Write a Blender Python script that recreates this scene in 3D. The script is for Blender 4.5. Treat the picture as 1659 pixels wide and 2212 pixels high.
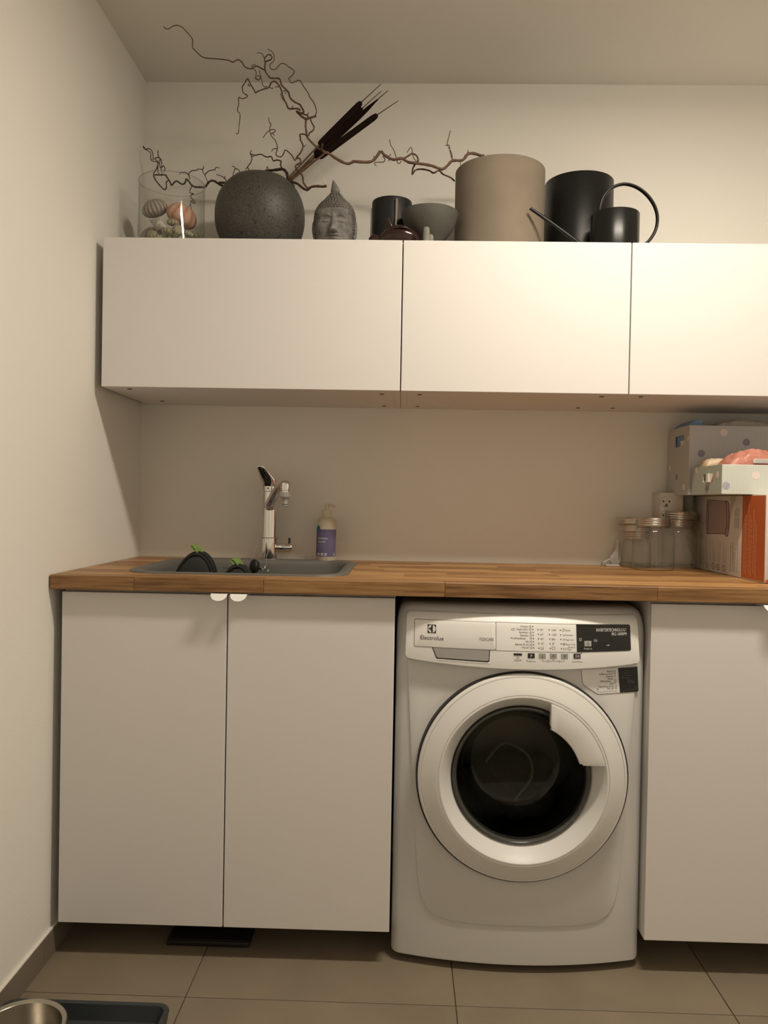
import bpy, bmesh, math, random
from mathutils import Vector, Matrix, noise
for _o in list(bpy.data.objects): bpy.data.objects.remove(_o)
S = bpy.context.scene
C = S.collection
PI = math.pi
rnd = random.Random(7)

# ------------------------------------------------------------------ camera
cam_d = bpy.data.cameras.new('camera'); cam = bpy.data.objects.new('camera', cam_d); C.objects.link(cam)
yaw, pitch, roll = -0.02348, -0.01287, 0.0182
fw = Vector((math.sin(yaw)*math.cos(pitch), math.cos(yaw)*math.cos(pitch), math.sin(pitch)))
rt = Vector((math.cos(yaw), -math.sin(yaw), 0)); up = rt.cross(fw)
r2 = rt*math.cos(roll) + up*math.sin(roll); u2 = -rt*math.sin(roll) + up*math.cos(roll)
M = Matrix((r2, u2, -fw)).transposed().to_4x4(); M.translation = (0.83318, -2.49154, 1.10859)
cam.matrix_world = M
cam_d.sensor_fit = 'AUTO'; cam_d.sensor_width = 36.0; cam_d.lens = 1708.874/2212*36
cam_d.clip_start = 0.01
S.camera = cam

# ------------------------------------------------------------------ world, exposure, light
w = bpy.data.worlds.new('World'); S.world = w; w.use_nodes = True
w.node_tree.nodes['Background'].inputs[0].default_value = (0.02, 0.018, 0.015, 1)
S.view_settings.view_transform = 'Standard'
try: S.view_settings.look = 'None'
except Exception: pass
S.view_settings.exposure = 0.0
S.view_settings.gamma = 1.0
S.view_settings.use_curve_mapping = False
LAMP = (1.46, -1.175, 2.398)
LAMP_COLOR = (1.0, 0.89, 0.735)
LAMP_POWER = 21.5        # downward light of the flat diffuser
LAMP_STRENGTH = 27.0     # glow of its sides
S.cycles.transparent_max_bounces = 24

# ------------------------------------------------------------------ materials
def mat(name, color, rough=0.5, metal=0.0, spec=0.5, noise=None, bump=None, rand=0.0, coat=0.0):
    """principled; noise=(scale, amount) value variation; bump=(scale, strength); rand = per-object value variation"""
    m = bpy.data.materials.new(name); m.use_nodes = True
    nt = m.node_tree; b = nt.nodes['Principled BSDF']
    b.inputs['Base Color'].default_value = (*color, 1); b.inputs['Roughness'].default_value = rough
    b.inputs['Metallic'].default_value = metal; b.inputs['Specular IOR Level'].default_value = spec
    b.inputs['Coat Weight'].default_value = coat
    tc = nt.nodes.new('ShaderNodeTexCoord')
    src = None
    if noise:
        n = nt.nodes.new('ShaderNodeTexNoise'); n.inputs['Scale'].default_value = noise[0]; n.inputs['Detail'].default_value = 4
        nt.links.new(tc.outputs['Object'], n.inputs['Vector'])
        r = nt.nodes.new('ShaderNodeMapRange'); r.inputs[1].default_value = .3; r.inputs[2].default_value = .7
        r.inputs[3].default_value = 1-noise[1]; r.inputs[4].default_value = 1+noise[1]
        nt.links.new(n.outputs['Fac'], r.inputs[0]); src = r.outputs[0]
    if rand:
        oi = nt.nodes.new('ShaderNodeObjectInfo'); r = nt.nodes.new('ShaderNodeMapRange')
        r.inputs[3].default_value = 1-rand; r.inputs[4].default_value = 1+rand
        nt.links.new(oi.outputs['Random'], r.inputs[0])
        if src:
            mu = nt.nodes.new('ShaderNodeMath'); mu.operation = 'MULTIPLY'
            nt.links.new(src, mu.inputs[0]); nt.links.new(r.outputs[0], mu.inputs[1]); src = mu.outputs[0]
        else: src = r.outputs[0]
    if src:
        v = nt.nodes.new('ShaderNodeVectorMath'); v.operation = 'SCALE'; v.inputs[0].default_value = color
        nt.links.new(src, v.inputs['Scale']); nt.links.new(v.outputs[0], b.inputs['Base Color'])
    if bump:
        n = nt.nodes.new('ShaderNodeTexNoise'); n.inputs['Scale'].default_value = bump[0]; n.inputs['Detail'].default_value = 3
        nt.links.new(tc.outputs['Object'], n.inputs['Vector'])
        bp = nt.nodes.new('ShaderNodeBump'); bp.inputs['Strength'].default_value = bump[1]; bp.inputs['Distance'].default_value = .002
        nt.links.new(n.outputs['Fac'], bp.inputs['Height']); nt.links.new(bp.outputs[0], b.inputs['Normal'])
    return m

def glass_mat(name, tint=(.97, .98, .96), edge=(.55, .6, .5), gloss=.02, haze=0.0):
    """thin blown glass: see-through with fresnel reflections and a darker tint at grazing angles"""
    m = bpy.data.materials.new(name); m.use_nodes = True; nt = m.node_tree; nt.nodes.clear()
    out = nt.nodes.new('ShaderNodeOutputMaterial'); tr = nt.nodes.new('ShaderNodeBsdfTransparent')
    gl = nt.nodes.new('ShaderNodeBsdfGlossy'); gl.inputs['Roughness'].default_value = gloss
    lw = nt.nodes.new('ShaderNodeLayerWeight'); lw.inputs['Blend'].default_value = .12
    mixc = nt.nodes.new('ShaderNodeMix'); mixc.data_type = 'RGBA'
    mixc.inputs[6].default_value = (*tint, 1); mixc.inputs[7].default_value = (*edge, 1)
    nt.links.new(lw.outputs['Facing'], mixc.inputs[0]); nt.links.new(mixc.outputs[2], tr.inputs[0])
    fr = nt.nodes.new('ShaderNodeFresnel'); fr.inputs[0].default_value = 1.45
    ge = nt.nodes.new('ShaderNodeNewGeometry'); fac = nt.nodes.new('ShaderNodeMath'); fac.operation = 'MULTIPLY_ADD'; fac.inputs[1].default_value = -1.0
    nt.links.new(ge.outputs['Backfacing'], fac.inputs[0]); fac.inputs[2].default_value = 1.0
    pro = nt.nodes.new('ShaderNodeMath'); pro.operation = 'MULTIPLY'; nt.links.new(fr.outputs[0], pro.inputs[0]); nt.links.new(fac.outputs[0], pro.inputs[1])
    mx = nt.nodes.new('ShaderNodeMixShader')
    nt.links.new(pro.outputs[0], mx.inputs[0]); nt.links.new(tr.outputs[0], mx.inputs[1]); nt.links.new(gl.outputs[0], mx.inputs[2])
    if haze:        # added haze: a pale diffuse share that brightens the glass and gives body
        df = nt.nodes.new('ShaderNodeBsdfDiffuse'); df.inputs[0].default_value = (.75, .75, .70, 1)
        m2 = nt.nodes.new('ShaderNodeMixShader'); m2.inputs[0].default_value = haze
        nt.links.new(mx.outputs[0], m2.inputs[1]); nt.links.new(df.outputs[0], m2.inputs[2]); mx = m2
    nt.links.new(mx.outputs[0], out.inputs[0])
    return m

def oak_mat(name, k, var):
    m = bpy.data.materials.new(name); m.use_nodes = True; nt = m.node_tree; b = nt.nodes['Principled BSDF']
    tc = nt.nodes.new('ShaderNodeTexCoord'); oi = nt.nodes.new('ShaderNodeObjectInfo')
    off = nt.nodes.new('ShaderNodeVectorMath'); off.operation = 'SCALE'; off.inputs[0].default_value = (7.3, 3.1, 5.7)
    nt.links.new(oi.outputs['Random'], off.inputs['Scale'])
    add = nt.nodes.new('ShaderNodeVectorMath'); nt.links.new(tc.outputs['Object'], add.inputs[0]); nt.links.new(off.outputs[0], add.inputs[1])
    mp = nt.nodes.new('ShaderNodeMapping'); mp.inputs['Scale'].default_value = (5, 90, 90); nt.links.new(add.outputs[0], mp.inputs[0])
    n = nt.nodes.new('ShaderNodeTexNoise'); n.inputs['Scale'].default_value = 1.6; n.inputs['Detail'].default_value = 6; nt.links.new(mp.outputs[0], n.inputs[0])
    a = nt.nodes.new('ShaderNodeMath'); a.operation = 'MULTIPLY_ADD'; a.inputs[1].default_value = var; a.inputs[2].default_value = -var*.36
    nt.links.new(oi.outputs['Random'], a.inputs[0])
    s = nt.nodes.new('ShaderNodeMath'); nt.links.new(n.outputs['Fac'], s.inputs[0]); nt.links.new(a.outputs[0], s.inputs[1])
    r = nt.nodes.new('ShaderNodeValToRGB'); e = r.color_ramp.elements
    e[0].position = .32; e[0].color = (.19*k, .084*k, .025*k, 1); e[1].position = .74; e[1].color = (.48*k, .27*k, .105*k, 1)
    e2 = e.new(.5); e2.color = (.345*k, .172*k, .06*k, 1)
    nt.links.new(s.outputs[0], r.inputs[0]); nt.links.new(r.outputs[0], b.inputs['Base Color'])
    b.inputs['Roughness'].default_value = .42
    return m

def stripe_mat(name, c0, c1, n, speck, rough=.7):
    """sea urchin test: n meridian stripes about the local z axis, with fine warty specks"""
    m = bpy.data.materials.new(name); m.use_nodes = True; nt = m.node_tree; b = nt.nodes['Principled BSDF']
    tc = nt.nodes.new('ShaderNodeTexCoord'); sp = nt.nodes.new('ShaderNodeSeparateXYZ'); nt.links.new(tc.outputs['Object'], sp.inputs[0])
    at = nt.nodes.new('ShaderNodeMath'); at.operation = 'ARCTAN2'; nt.links.new(sp.outputs[1], at.inputs[0]); nt.links.new(sp.outputs[0], at.inputs[1])
    mu = nt.nodes.new('ShaderNodeMath'); mu.operation = 'MULTIPLY'; mu.inputs[1].default_value = n; nt.links.new(at.outputs[0], mu.inputs[0])
    co = nt.nodes.new('ShaderNodeMath'); co.operation = 'COSINE'; nt.links.new(mu.outputs[0], co.inputs[0])
    vo = nt.nodes.new('ShaderNodeTexVoronoi'); vo.inputs['Scale'].default_value = 260; nt.links.new(tc.outputs['Object'], vo.inputs['Vector'])
    ma = nt.nodes.new('ShaderNodeMath'); ma.operation = 'MULTIPLY_ADD'; ma.inputs[1].default_value = speck; nt.links.new(vo.outputs['Distance'], ma.inputs[0]); nt.links.new(co.outputs[0], ma.inputs[2])
    mr = nt.nodes.new('ShaderNodeMapRange'); mr.inputs[1].default_value = -.7; mr.inputs[2].default_value = 1.2; nt.links.new(ma.outputs[0], mr.inputs[0])
    r = nt.nodes.new('ShaderNodeMix'); r.data_type = 'RGBA'; r.inputs[6].default_value = (*c0, 1); r.inputs[7].default_value = (*c1, 1)
    nt.links.new(mr.outputs[0], r.inputs[0]); nt.links.new(r.outputs[2], b.inputs['Base Color']); b.inputs['Roughness'].default_value = rough
    bp = nt.nodes.new('ShaderNodeBump'); bp.inputs['Strength'].default_value = .5; bp.inputs['Distance'].default_value = .001; bp.invert = True
    nt.links.new(vo.outputs['Distance'], bp.inputs['Height']); nt.links.new(bp.outputs[0], b.inputs['Normal'])
    return m

def speck_mat(name, base, light, dark, rough):
    """cast lava stone: fine light grains and dark pits"""
    m = bpy.data.materials.new(name); m.use_nodes = True; nt = m.node_tree; b = nt.nodes['Principled BSDF']
    tc = nt.nodes.new('ShaderNodeTexCoord')
    n = nt.nodes.new('ShaderNodeTexNoise'); n.inputs['Scale'].default_value = 330; n.inputs['Detail'].default_value = 3; nt.links.new(tc.outputs['Object'], n.inputs[0])
    r = nt.nodes.new('ShaderNodeValToRGB'); e = r.color_ramp.elements; e[0].position = .40; e[0].color = (*base, 1); e[1].position = .72; e[1].color = (*light, 1)
    nt.links.new(n.outputs['Fac'], r.inputs[0])
    v = nt.nodes.new('ShaderNodeTexNoise'); v.inputs['Scale'].default_value = 95; v.inputs['Detail'].default_value = 1; nt.links.new(tc.outputs['Object'], v.inputs[0])
    k = nt.nodes.new('ShaderNodeValToRGB'); k.color_ramp.elements[0].position = .68; k.color_ramp.elements[1].position = .71
    nt.links.new(v.outputs['Fac'], k.inputs[0])
    mx = nt.nodes.new('ShaderNodeMix'); mx.data_type = 'RGBA'; mx.inputs[7].default_value = (*dark, 1)
    nt.links.new(k.outputs[0], mx.inputs[0]); nt.links.new(r.outputs[0], mx.inputs[6]); nt.links.new(mx.outputs[2], b.inputs['Base Color'])
    b.inputs['Roughness'].default_value = rough
    bp = nt.nodes.new('ShaderNodeBump'); bp.inputs['Strength'].default_value = .35; bp.inputs['Distance'].default_value = .002; bp.invert = True
    nt.links.new(k.outputs[0], bp.inputs['Height']); nt.links.new(bp.outputs[0], b.inputs['Normal'])
    return m

def corrugated_mat(name, color, dark):
    """printed box board with fine vertical lines"""
    m = bpy.data.materials.new(name); m.use_nodes = True; nt = m.node_tree; b = nt.nodes['Principled BSDF']
    tc = nt.nodes.new('ShaderNodeTexCoord'); wv = nt.nodes.new('ShaderNodeTexWave'); wv.bands_direction = 'X'; wv.inputs['Scale'].default_value = 52; wv.inputs['Distortion'].default_value = .4
    nt.links.new(tc.outputs['Object'], wv.inputs[0])
    r = nt.nodes.new('ShaderNodeMix'); r.data_type = 'RGBA'; r.inputs[6].default_value = (*dark, 1); r.inputs[7].default_value = (*color, 1)
    nt.links.new(wv.outputs['Fac'], r.inputs[0]); nt.links.new(r.outputs[2], b.inputs['Base Color']); b.inputs['Roughness'].default_value = .55
    return m

WALL = mat('wall_paint', (.80, .775, .72), .92, spec=.2, bump=(140, .12))
DOORWALL = mat('front_wall_paint', (.90, .88, .84), .92)
SIDEWALL = mat('side_wall_paint', (.90, .88, .84), .92)
CEIL = mat('ceiling_paint', (.78, .745, .68), .95, spec=.2, bump=(140, .1))
CAB = mat('white_foil', (.735, .708, .692), .55, spec=.3)
CABIN = mat('white_melamine', (.74, .72, .69), .55)
WHITE = mat('white_enamel', (.655, .648, .63), .30)
WPLAST = mat('white_plastic', (.86, .855, .84), .42)
DOORW = mat('door_plastic', (.73, .722, .70), .42)
GREYP = mat('grey_plastic', (.33, .32, .31), .4)
LGREY = mat('light_grey_plastic', (.42, .41, .39), .4)
BLACKG = mat('black_gloss', (.010, .010, .009), .22)
BLACKP = mat('black_plastic', (.012, .012, .012), .5)
INK = mat('dark_ink', (.03, .028, .027), .6)
GINK = mat('grey_ink', (.17, .16, .15), .6)
WINK = mat('white_ink', (.75, .74, .72), .6)
DGINK = mat('dim_ink', (.16, .16, .15), .6)
SEAM = mat('seam_shadow_line', (.20, .19, .18), .7)
CHROME = mat('chrome', (.78, .77, .76), .07, 1.0)
STEEL = mat('brushed_steel', (.16, .155, .14), .5, .3, bump=(300, .05))
DSTEEL = mat('drum_steel', (.22, .21, .2), .35, .8)
LID = mat('tinned_lid', (.62, .60, .58), .25, 1.0)
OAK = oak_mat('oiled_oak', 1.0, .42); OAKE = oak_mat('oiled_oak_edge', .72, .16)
TILE = mat('floor_tile', (.225, .182, .128), .5, noise=(5, .10), bump=(60, .05), rand=.03)
SKIRT = mat('skirting_tile', (.19, .155, .12), .5, noise=(6, .08), rand=.03)
GROUT = mat('grout', (.115, .092, .065), .9)
CAULK = mat('white_sealant', (.80, .77, .70), .5)
TAUPE = mat('taupe_stoneware', (.185, .15, .11), .8, noise=(9, .10), bump=(60, .06))
BLACKPOT = mat('black_satin_metal', (.0075, .007, .007), .36, spec=.22)
CANMAT = mat('black_lacquer', (.007, .007, .0065), .28, spec=.28, bump=(40, .08))
STONE = mat('grey_cast_stone', (.18, .172, .16), .85, noise=(45, .38), bump=(120, .3))
STONED = mat('dark_cast_stone', (.125, .118, .108), .85, noise=(60, .4), bump=(120, .3))
BOWLM = mat('grey_green_stone', (.075, .073, .06), .75, noise=(14, .14))
PEG = mat('pale_grey_stone', (.19, .185, .155), .7, noise=(30, .1))
LAVA = speck_mat('lava_stone', (.033, .032, .027), (.105, .10, .088), (.013, .012, .011), .52)
BARK = mat('willow_bark', (.085, .043, .022), .7, noise=(50, .35), bump=(160, .5))
BARKR = mat('red_brown_bark', (.13, .068, .04), .6, noise=(40, .4), bump=(160, .5))
BARKD = mat('dark_bark', (.04, .021, .013), .75, noise=(50, .3))
PEEL = mat('peeled_wood', (.62, .52, .38), .6)
REEDS = mat('dry_reed', (.10, .058, .028), .7, noise=(80, .2))
VELVET = mat('cattail_velvet', (.014, .007, .0055), .95, spec=.1, bump=(260, .5))
WOODG = mat('glossy_dark_wood', (.026, .011, .008), .15, noise=(14, .4))
GLASSV = glass_mat('clear_glass', (.99, .992, .988), (.70, .72, .66), .02, .008)
GLASSJ = glass_mat('jar_glass', (.995, .996, .988), (.30, .32, .24), .04, .05)
GLASSR = glass_mat('glass_edge', (.90, .91, .87), (.45, .47, .40), .05)
BAGM = glass_mat('clear_film', (.965, .96, .94), (.55, .53, .48), .14, .10)
CARD = mat('white_board', (.66, .61, .58), .6)
CARDF = mat('white_board_front', (.76, .73, .71), .55)
ORANGE = mat('orange_print', (.47, .10, .02), .5)
BOXGREY = corrugated_mat('grey_striped_board', (.57, .57, .585), (.49, .485, .495))
BOXSIDE = mat('grey_green_board', (.50, .495, .455), .6)
BOXPALE = corrugated_mat('pale_mint_board', (.63, .66, .60), (.58, .61, .55))
BOXPSIDE = mat('mint_board', (.42, .45, .39), .6)
DOTP = mat('pink_dot', (.78, .68, .64), .6); DOTB = mat('blue_grey_dot', (.27, .265, .32), .6, noise=(200, .15))
DOTBL = mat('light_blue_dot', (.38, .40, .47), .6, noise=(200, .15))
BLUE = mat('blue_sheet', (.20, .34, .56), .6)
SALMON = mat('salmon_film', (.50, .205, .15), .42); CREAM = mat('cream_film', (.62, .48, .33), .45)
PURPLE = mat('purple_label', (.29, .245, .43), .5); TEAL = mat('teal_print', (.015, .14, .26), .5)
SOAPB = mat('cloudy_bottle', (.60, .53, .41), .35); PUMP = mat('pump_plastic', (.66, .57, .43), .4)
NEOP = mat('black_neoprene', (.013, .013, .013), .8, bump=(90, .3)); NEOPG = mat('charcoal_mesh', (.028, .028, .027), .9, bump=(400, .4))
GREEN = mat('green_tape', (.34, .52, .14), .7)
RUBBER = mat('black_rubber', (.009, .009, .009), .55)
TRAYM = mat('blue_black_plastic', (.028, .034, .038), .42)
CABLE = mat('white_cable', (.68, .66, .62), .5); SOCK = mat('white_socket', (.66, .61, .54), .45)
U_GREY = stripe_mat('grey_urchin', (.20, .165, .14), (.47, .42, .36), 18, .15)
U_ORANGE = stripe_mat('orange_urchin', (.50, .15, .07), (.60, .40, .30), 10, 1.6)
U_PURPLE = stripe_mat('purple_urchin', (.17, .115, .105), (.38, .32, .29), 10, 2.0)
U_GREEN = stripe_mat('green_urchin', (.20, .185, .11), (.40, .37, .26), 10, .8)
CONCH = mat('shell', (.47, .42, .39), .5, noise=(60, .3))

# ------------------------------------------------------------------ helpers
def tag(o, label=None, cat=None, group=None, kind=None):
    if label: o['label'] = label
    if cat: o['category'] = cat
    if group: o['group'] = group
    if kind: o['kind'] = kind
    return o
def thing(name, label, cat, loc=(0, 0, 0), group=None, rot=(0, 0, 0)):
    o = bpy.data.objects.new(name, None); C.objects.link(o); o.location = loc; o.rotation_euler = rot
    o.empty_display_size = .05
    return tag(o, label, cat, group)
def wloc(p):
    v = Vector((0, 0, 0))
    while p is not None: v = v + p.location; p = p.parent
    return v
def obj(name, bm, m, parent=None, smooth=False, label=None, local=False, kind=None):
    """link a bmesh given in world coordinates as ONE object (local=True: given in its parent's coordinates)"""
    if parent is not None and not local: bmesh.ops.translate(bm, vec=-wloc(parent), verts=bm.verts)
    bmesh.ops.recalc_face_normals(bm, faces=bm.faces)
    me = bpy.data.meshes.new(name); bm.to_mesh(me); bm.free()
    me.materials.append(m)
    if smooth:
        me.shade_smooth()
        me.set_sharp_from_angle(angle=math.radians(smooth if smooth > 1 else 40))
    o = bpy.data.objects.new(name, me); C.objects.link(o)
    if parent is not None: o.parent = parent
    if label: o['label'] = label
    if kind: o['kind'] = kind
    return o
def rebase(o, loc):
    """move a top-level mesh's origin to loc"""
    loc = Vector(loc); o.data.transform(Matrix.Translation(-loc)); o.location = loc; return o
def box(bm, x0, x1, y0, y1, z0, z1, bev=0, seg=1):
    t = bmesh.new(); bmesh.ops.create_cube(t, size=1)
    bmesh.ops.scale(t, vec=(x1-x0, y1-y0, z1-z0), verts=t.verts)
    bmesh.ops.translate(t, vec=((x0+x1)/2, (y0+y1)/2, (z0+z1)/2), verts=t.verts)
    if bev: bmesh.ops.bevel(t, geom=t.edges, offset=bev, segments=seg, affect='EDGES', profile=.5)
    merge(bm, t); return bm
def merge(bm, t, mtx=None):
    if mtx is not None: bmesh.ops.transform(t, matrix=mtx, verts=t.verts)
    me = bpy.data.meshes.new('tmp'); t.to_mesh(me); t.free(); bm.from_mesh(me); bpy.data.meshes.remove(me)
def B(*a, **k): return box(bmesh.new(), *a, **k)
def lathe(prof, n=48, c=(0, 0, 0), axis='z', bm=None, close=False):
    """revolve (r, h) about a vertical axis through c (axis='y': about the -y..y axis, h is world y)"""
    bm = bm or bmesh.new(); rings = []
    for r, h in prof:
        ring = []
        if r < 1e-6:
            ring = [bm.verts.new((c[0], c[1], c[2]+h) if axis == 'z' else (c[0], h, c[2]))]
        else:
            for i in range(n):
                a = 2*PI*i/n
                ring.append(bm.verts.new((c[0]+r*math.cos(a), c[1]+r*math.sin(a), c[2]+h) if axis == 'z' else (c[0]+r*math.cos(a), h, c[2]+r*math.sin(a))))
        rings.append(ring)
    pairs = list(zip(rings, rings[1:]))
    if close: pairs.append((rings[-1], rings[0]))
    for a, b in pairs:
        for i in range(n):
            j = (i+1) % n
            if len(a) == 1 and len(b) == 1: continue
            if len(a) == 1: bm.faces.new((a[0], b[i], b[j]))
            elif len(b) == 1: bm.faces.new((a[i], b[0], a[j]))
            else: bm.faces.new((a[i], a[j], b[j], b[i]))
    return bm
def smoothpath(pts, sub=4):
    """Catmull-Rom through (x,y,z,r) points"""
    if len(pts) < 3 or sub < 2: return pts
    out = []
    P = [pts[0]]+list(pts)+[pts[-1]]
    for i in range(1, len(P)-2):
        p0, p1, p2, p3 = P[i-1:i+3]
        for k in range(sub):
            t = k/sub
            out.append(tuple(.5*((2*p1[j])+(-p0[j]+p2[j])*t+(2*p0[j]-5*p1[j]+4*p2[j]-p3[j])*t*t+(-p0[j]+3*p1[j]-3*p2[j]+p3[j])*t**3) for j in range(4)))
    out.append(tuple(pts[-1])); return out
def tube(pts, n=8, bm=None, cap=True, closed=False, flat=None):
    """sweep a circle along (x,y,z,r) points with parallel-transported frames; flat=(sx, sy) squashes it"""
    bm = bm or bmesh.new(); V = [Vector(p[:3]) for p in pts]; rings = []; nrm = None
    for i, p in enumerate(V):
        a = V[i-1] if (i > 0 or closed) else p; b = V[(i+1) % len(V)] if (i < len(V)-1 or closed) else p
        d = (b-a)
        if d.length < 1e-9: d = Vector((0, 0, 1))
        d.normalize()
        if nrm is None:
            nrm = d.orthogonal().normalized() if flat is None else (Vector((0, 0, 1)).cross(d).normalized() if abs(d.z) < .95 else Vector((1, 0, 0)))
        nrm = (nrm-d*nrm.dot(d))
        if nrm.length < 1e-6: nrm = d.orthogonal()
        nrm.normalize(); bn = d.cross(nrm); r = pts[i][3]
        sx, sy = flat or (1, 1)
        rings.append([bm.verts.new(p+nrm*(r*sx*math.cos(2*PI*k/n))+bn*(r*sy*math.sin(2*PI*k/n))) for k in range(n)])
    pr = list(zip(rings, rings[1:]))
    if closed: pr.append((rings[-1], rings[0]))
    for a, b in pr:
        for k in range(n): bm.faces.new((a[k], a[(k+1) % n], b[(k+1) % n], b[k]))
    if cap and not closed:
        bm.faces.new(rings[0][::-1]); bm.faces.new(rings[-1])
    return bm
def cyl(p, q, r, n=16, r2=None, bm=None): return tube([(*p, r), (*q, r if r2 is None else r2)], n, bm)
def ball(c, r, s=(1, 1, 1), u=20, v=12, bm=None, mtx=None):
    t = bmesh.new(); bmesh.ops.create_uvsphere(t, u_segments=u, v_segments=v, radius=r)
    bmesh.ops.scale(t, vec=s, verts=t.verts)
    if mtx is not None: bmesh.ops.transform(t, matrix=mtx, verts=t.verts)
    bmesh.ops.translate(t, vec=c, verts=t.verts)
    bm = bm or bmesh.new(); merge(bm, t); return bm
def prism(poly, y0, y1, bm=None, bev=0):
    """extrude an (x, z) outline from y0 to y1"""
    t = bmesh.new(); vs = [t.verts.new((x, y0, z)) for x, z in poly]; f = t.faces.new(vs)
    r = bmesh.ops.extrude_face_region(t, geom=[f]); bmesh.ops.translate(t, vec=(0, y1-y0, 0), verts=[v for v in r['geom'] if isinstance(v, bmesh.types.BMVert)])
    bmesh.ops.recalc_face_normals(t, faces=t.faces)
    if bev: bmesh.ops.bevel(t, geom=[e for e in t.edges if abs((e.verts[0].co-e.verts[1].co).y) < 1e-6], offset=bev, segments=2, affect='EDGES', profile=.5)
    bm = bm or bmesh.new(); merge(bm, t); return bm
def rrect(x0, x1, z0, z1, r, n=5):
    o = []
    for cx, cz, a in ((x1-r, z1-r, 0), (x0+r, z1-r, 90), (x0+r, z0+r, 180), (x1-r, z0+r, 270)):
        for k in range(n+1):
            t = math.radians(a+90*k/n); o.append((cx+r*math.cos(t), cz+r*math.sin(t)))
    return o
def loops(rows, cap0=True, cap1=True, bm=None):
    """skin a list of equal-length vertex loops"""
    bm = bm or bmesh.new(); L = [[bm.verts.new(p) for p in r] for r in rows]; n = len(L[0])
    for a, b in zip(L, L[1:]):
        for i in range(n): bm.faces.new((a[i], a[(i+1) % n], b[(i+1) % n], b[i]))
    if cap0: bm.faces.new(L[0][::-1])
    if cap1: bm.faces.new(L[-1])
    return bm
def ribbon(pts, wd, bm):
    """flat polyline of width wd in the xz plane (y = 0)"""
    for (a, b) in zip(pts, pts[1:]):
        d = Vector((b[0]-a[0], 0, b[1]-a[1]))
        if d.length < 1e-7: continue
        d.normalize(); n = Vector((-d.z, 0, d.x))*(wd/2); e = d*(wd/2)
        A = Vector((a[0], 0, a[1])); Bv = Vector((b[0], 0, b[1]))
        bm.faces.new([bm.verts.new(v) for v in (A-e-n, Bv+e-n, Bv+e+n, A-e+n)])
    return bm
_txt = {}
def text_bm(s, size, align='L', sx=1.0, bm=None, at=(0, 0)):
    """letters as flat faces in the xz plane; size = capital height"""
    cu = bpy.data.curves.new('t', 'FONT'); cu.body = s; cu.size = size/.70; cu.resolution_u = 2
    cu.align_x = {'L': 'LEFT', 'R': 'RIGHT', 'C': 'CENTER'}[align]
    ob = bpy.data.objects.new('t', cu); C.objects.link(ob)
    me = bpy.data.meshes.new_from_object(ob.evaluated_get(bpy.context.evaluated_depsgraph_get()))
    bpy.data.objects.remove(ob); bpy.data.curves.remove(cu)
    t = bmesh.new(); t.from_mesh(me); bpy.data.meshes.remove(me)
    for v in t.verts: v.co = Vector((at[0]+v.co.x*sx, 0, at[1]+v.co.y))
    bm = bm or bmesh.new(); merge(bm, t); return bm
def cut(o, c):
    """carve the bmesh c out of object o for good"""
    me = bpy.data.meshes.new('cutter'); c.to_mesh(me); c.free(); k = bpy.data.objects.new('cutter', me); C.objects.link(k)
    if o.parent is not None: k.location = -wloc(o.parent)*0
    md = o.modifiers.new('cut', 'BOOLEAN'); md.operation = 'DIFFERENCE'; md.object = k; md.solver = 'EXACT'
    bpy.context.view_layer.update()
    new = bpy.data.meshes.new_from_object(o.evaluated_get(bpy.context.evaluated_depsgraph_get()))
    o.modifiers.clear(); old = o.data; o.data = new; bpy.data.meshes.remove(old); bpy.data.objects.remove(k); bpy.data.meshes.remove(me)
def clone(root, loc=None, rot=None, label=None):
    r = root.copy(); C.objects.link(r)
    if loc is not None: r.location = loc
    if rot is not None: r.rotation_euler = rot
    if label: r['label'] = label
    for ch in root.children:
        c = ch.copy(); C.objects.link(c); c.parent = r
        for g in ch.children:
            d = g.copy(); C.objects.link(d); d.parent = c
    return r
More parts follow.
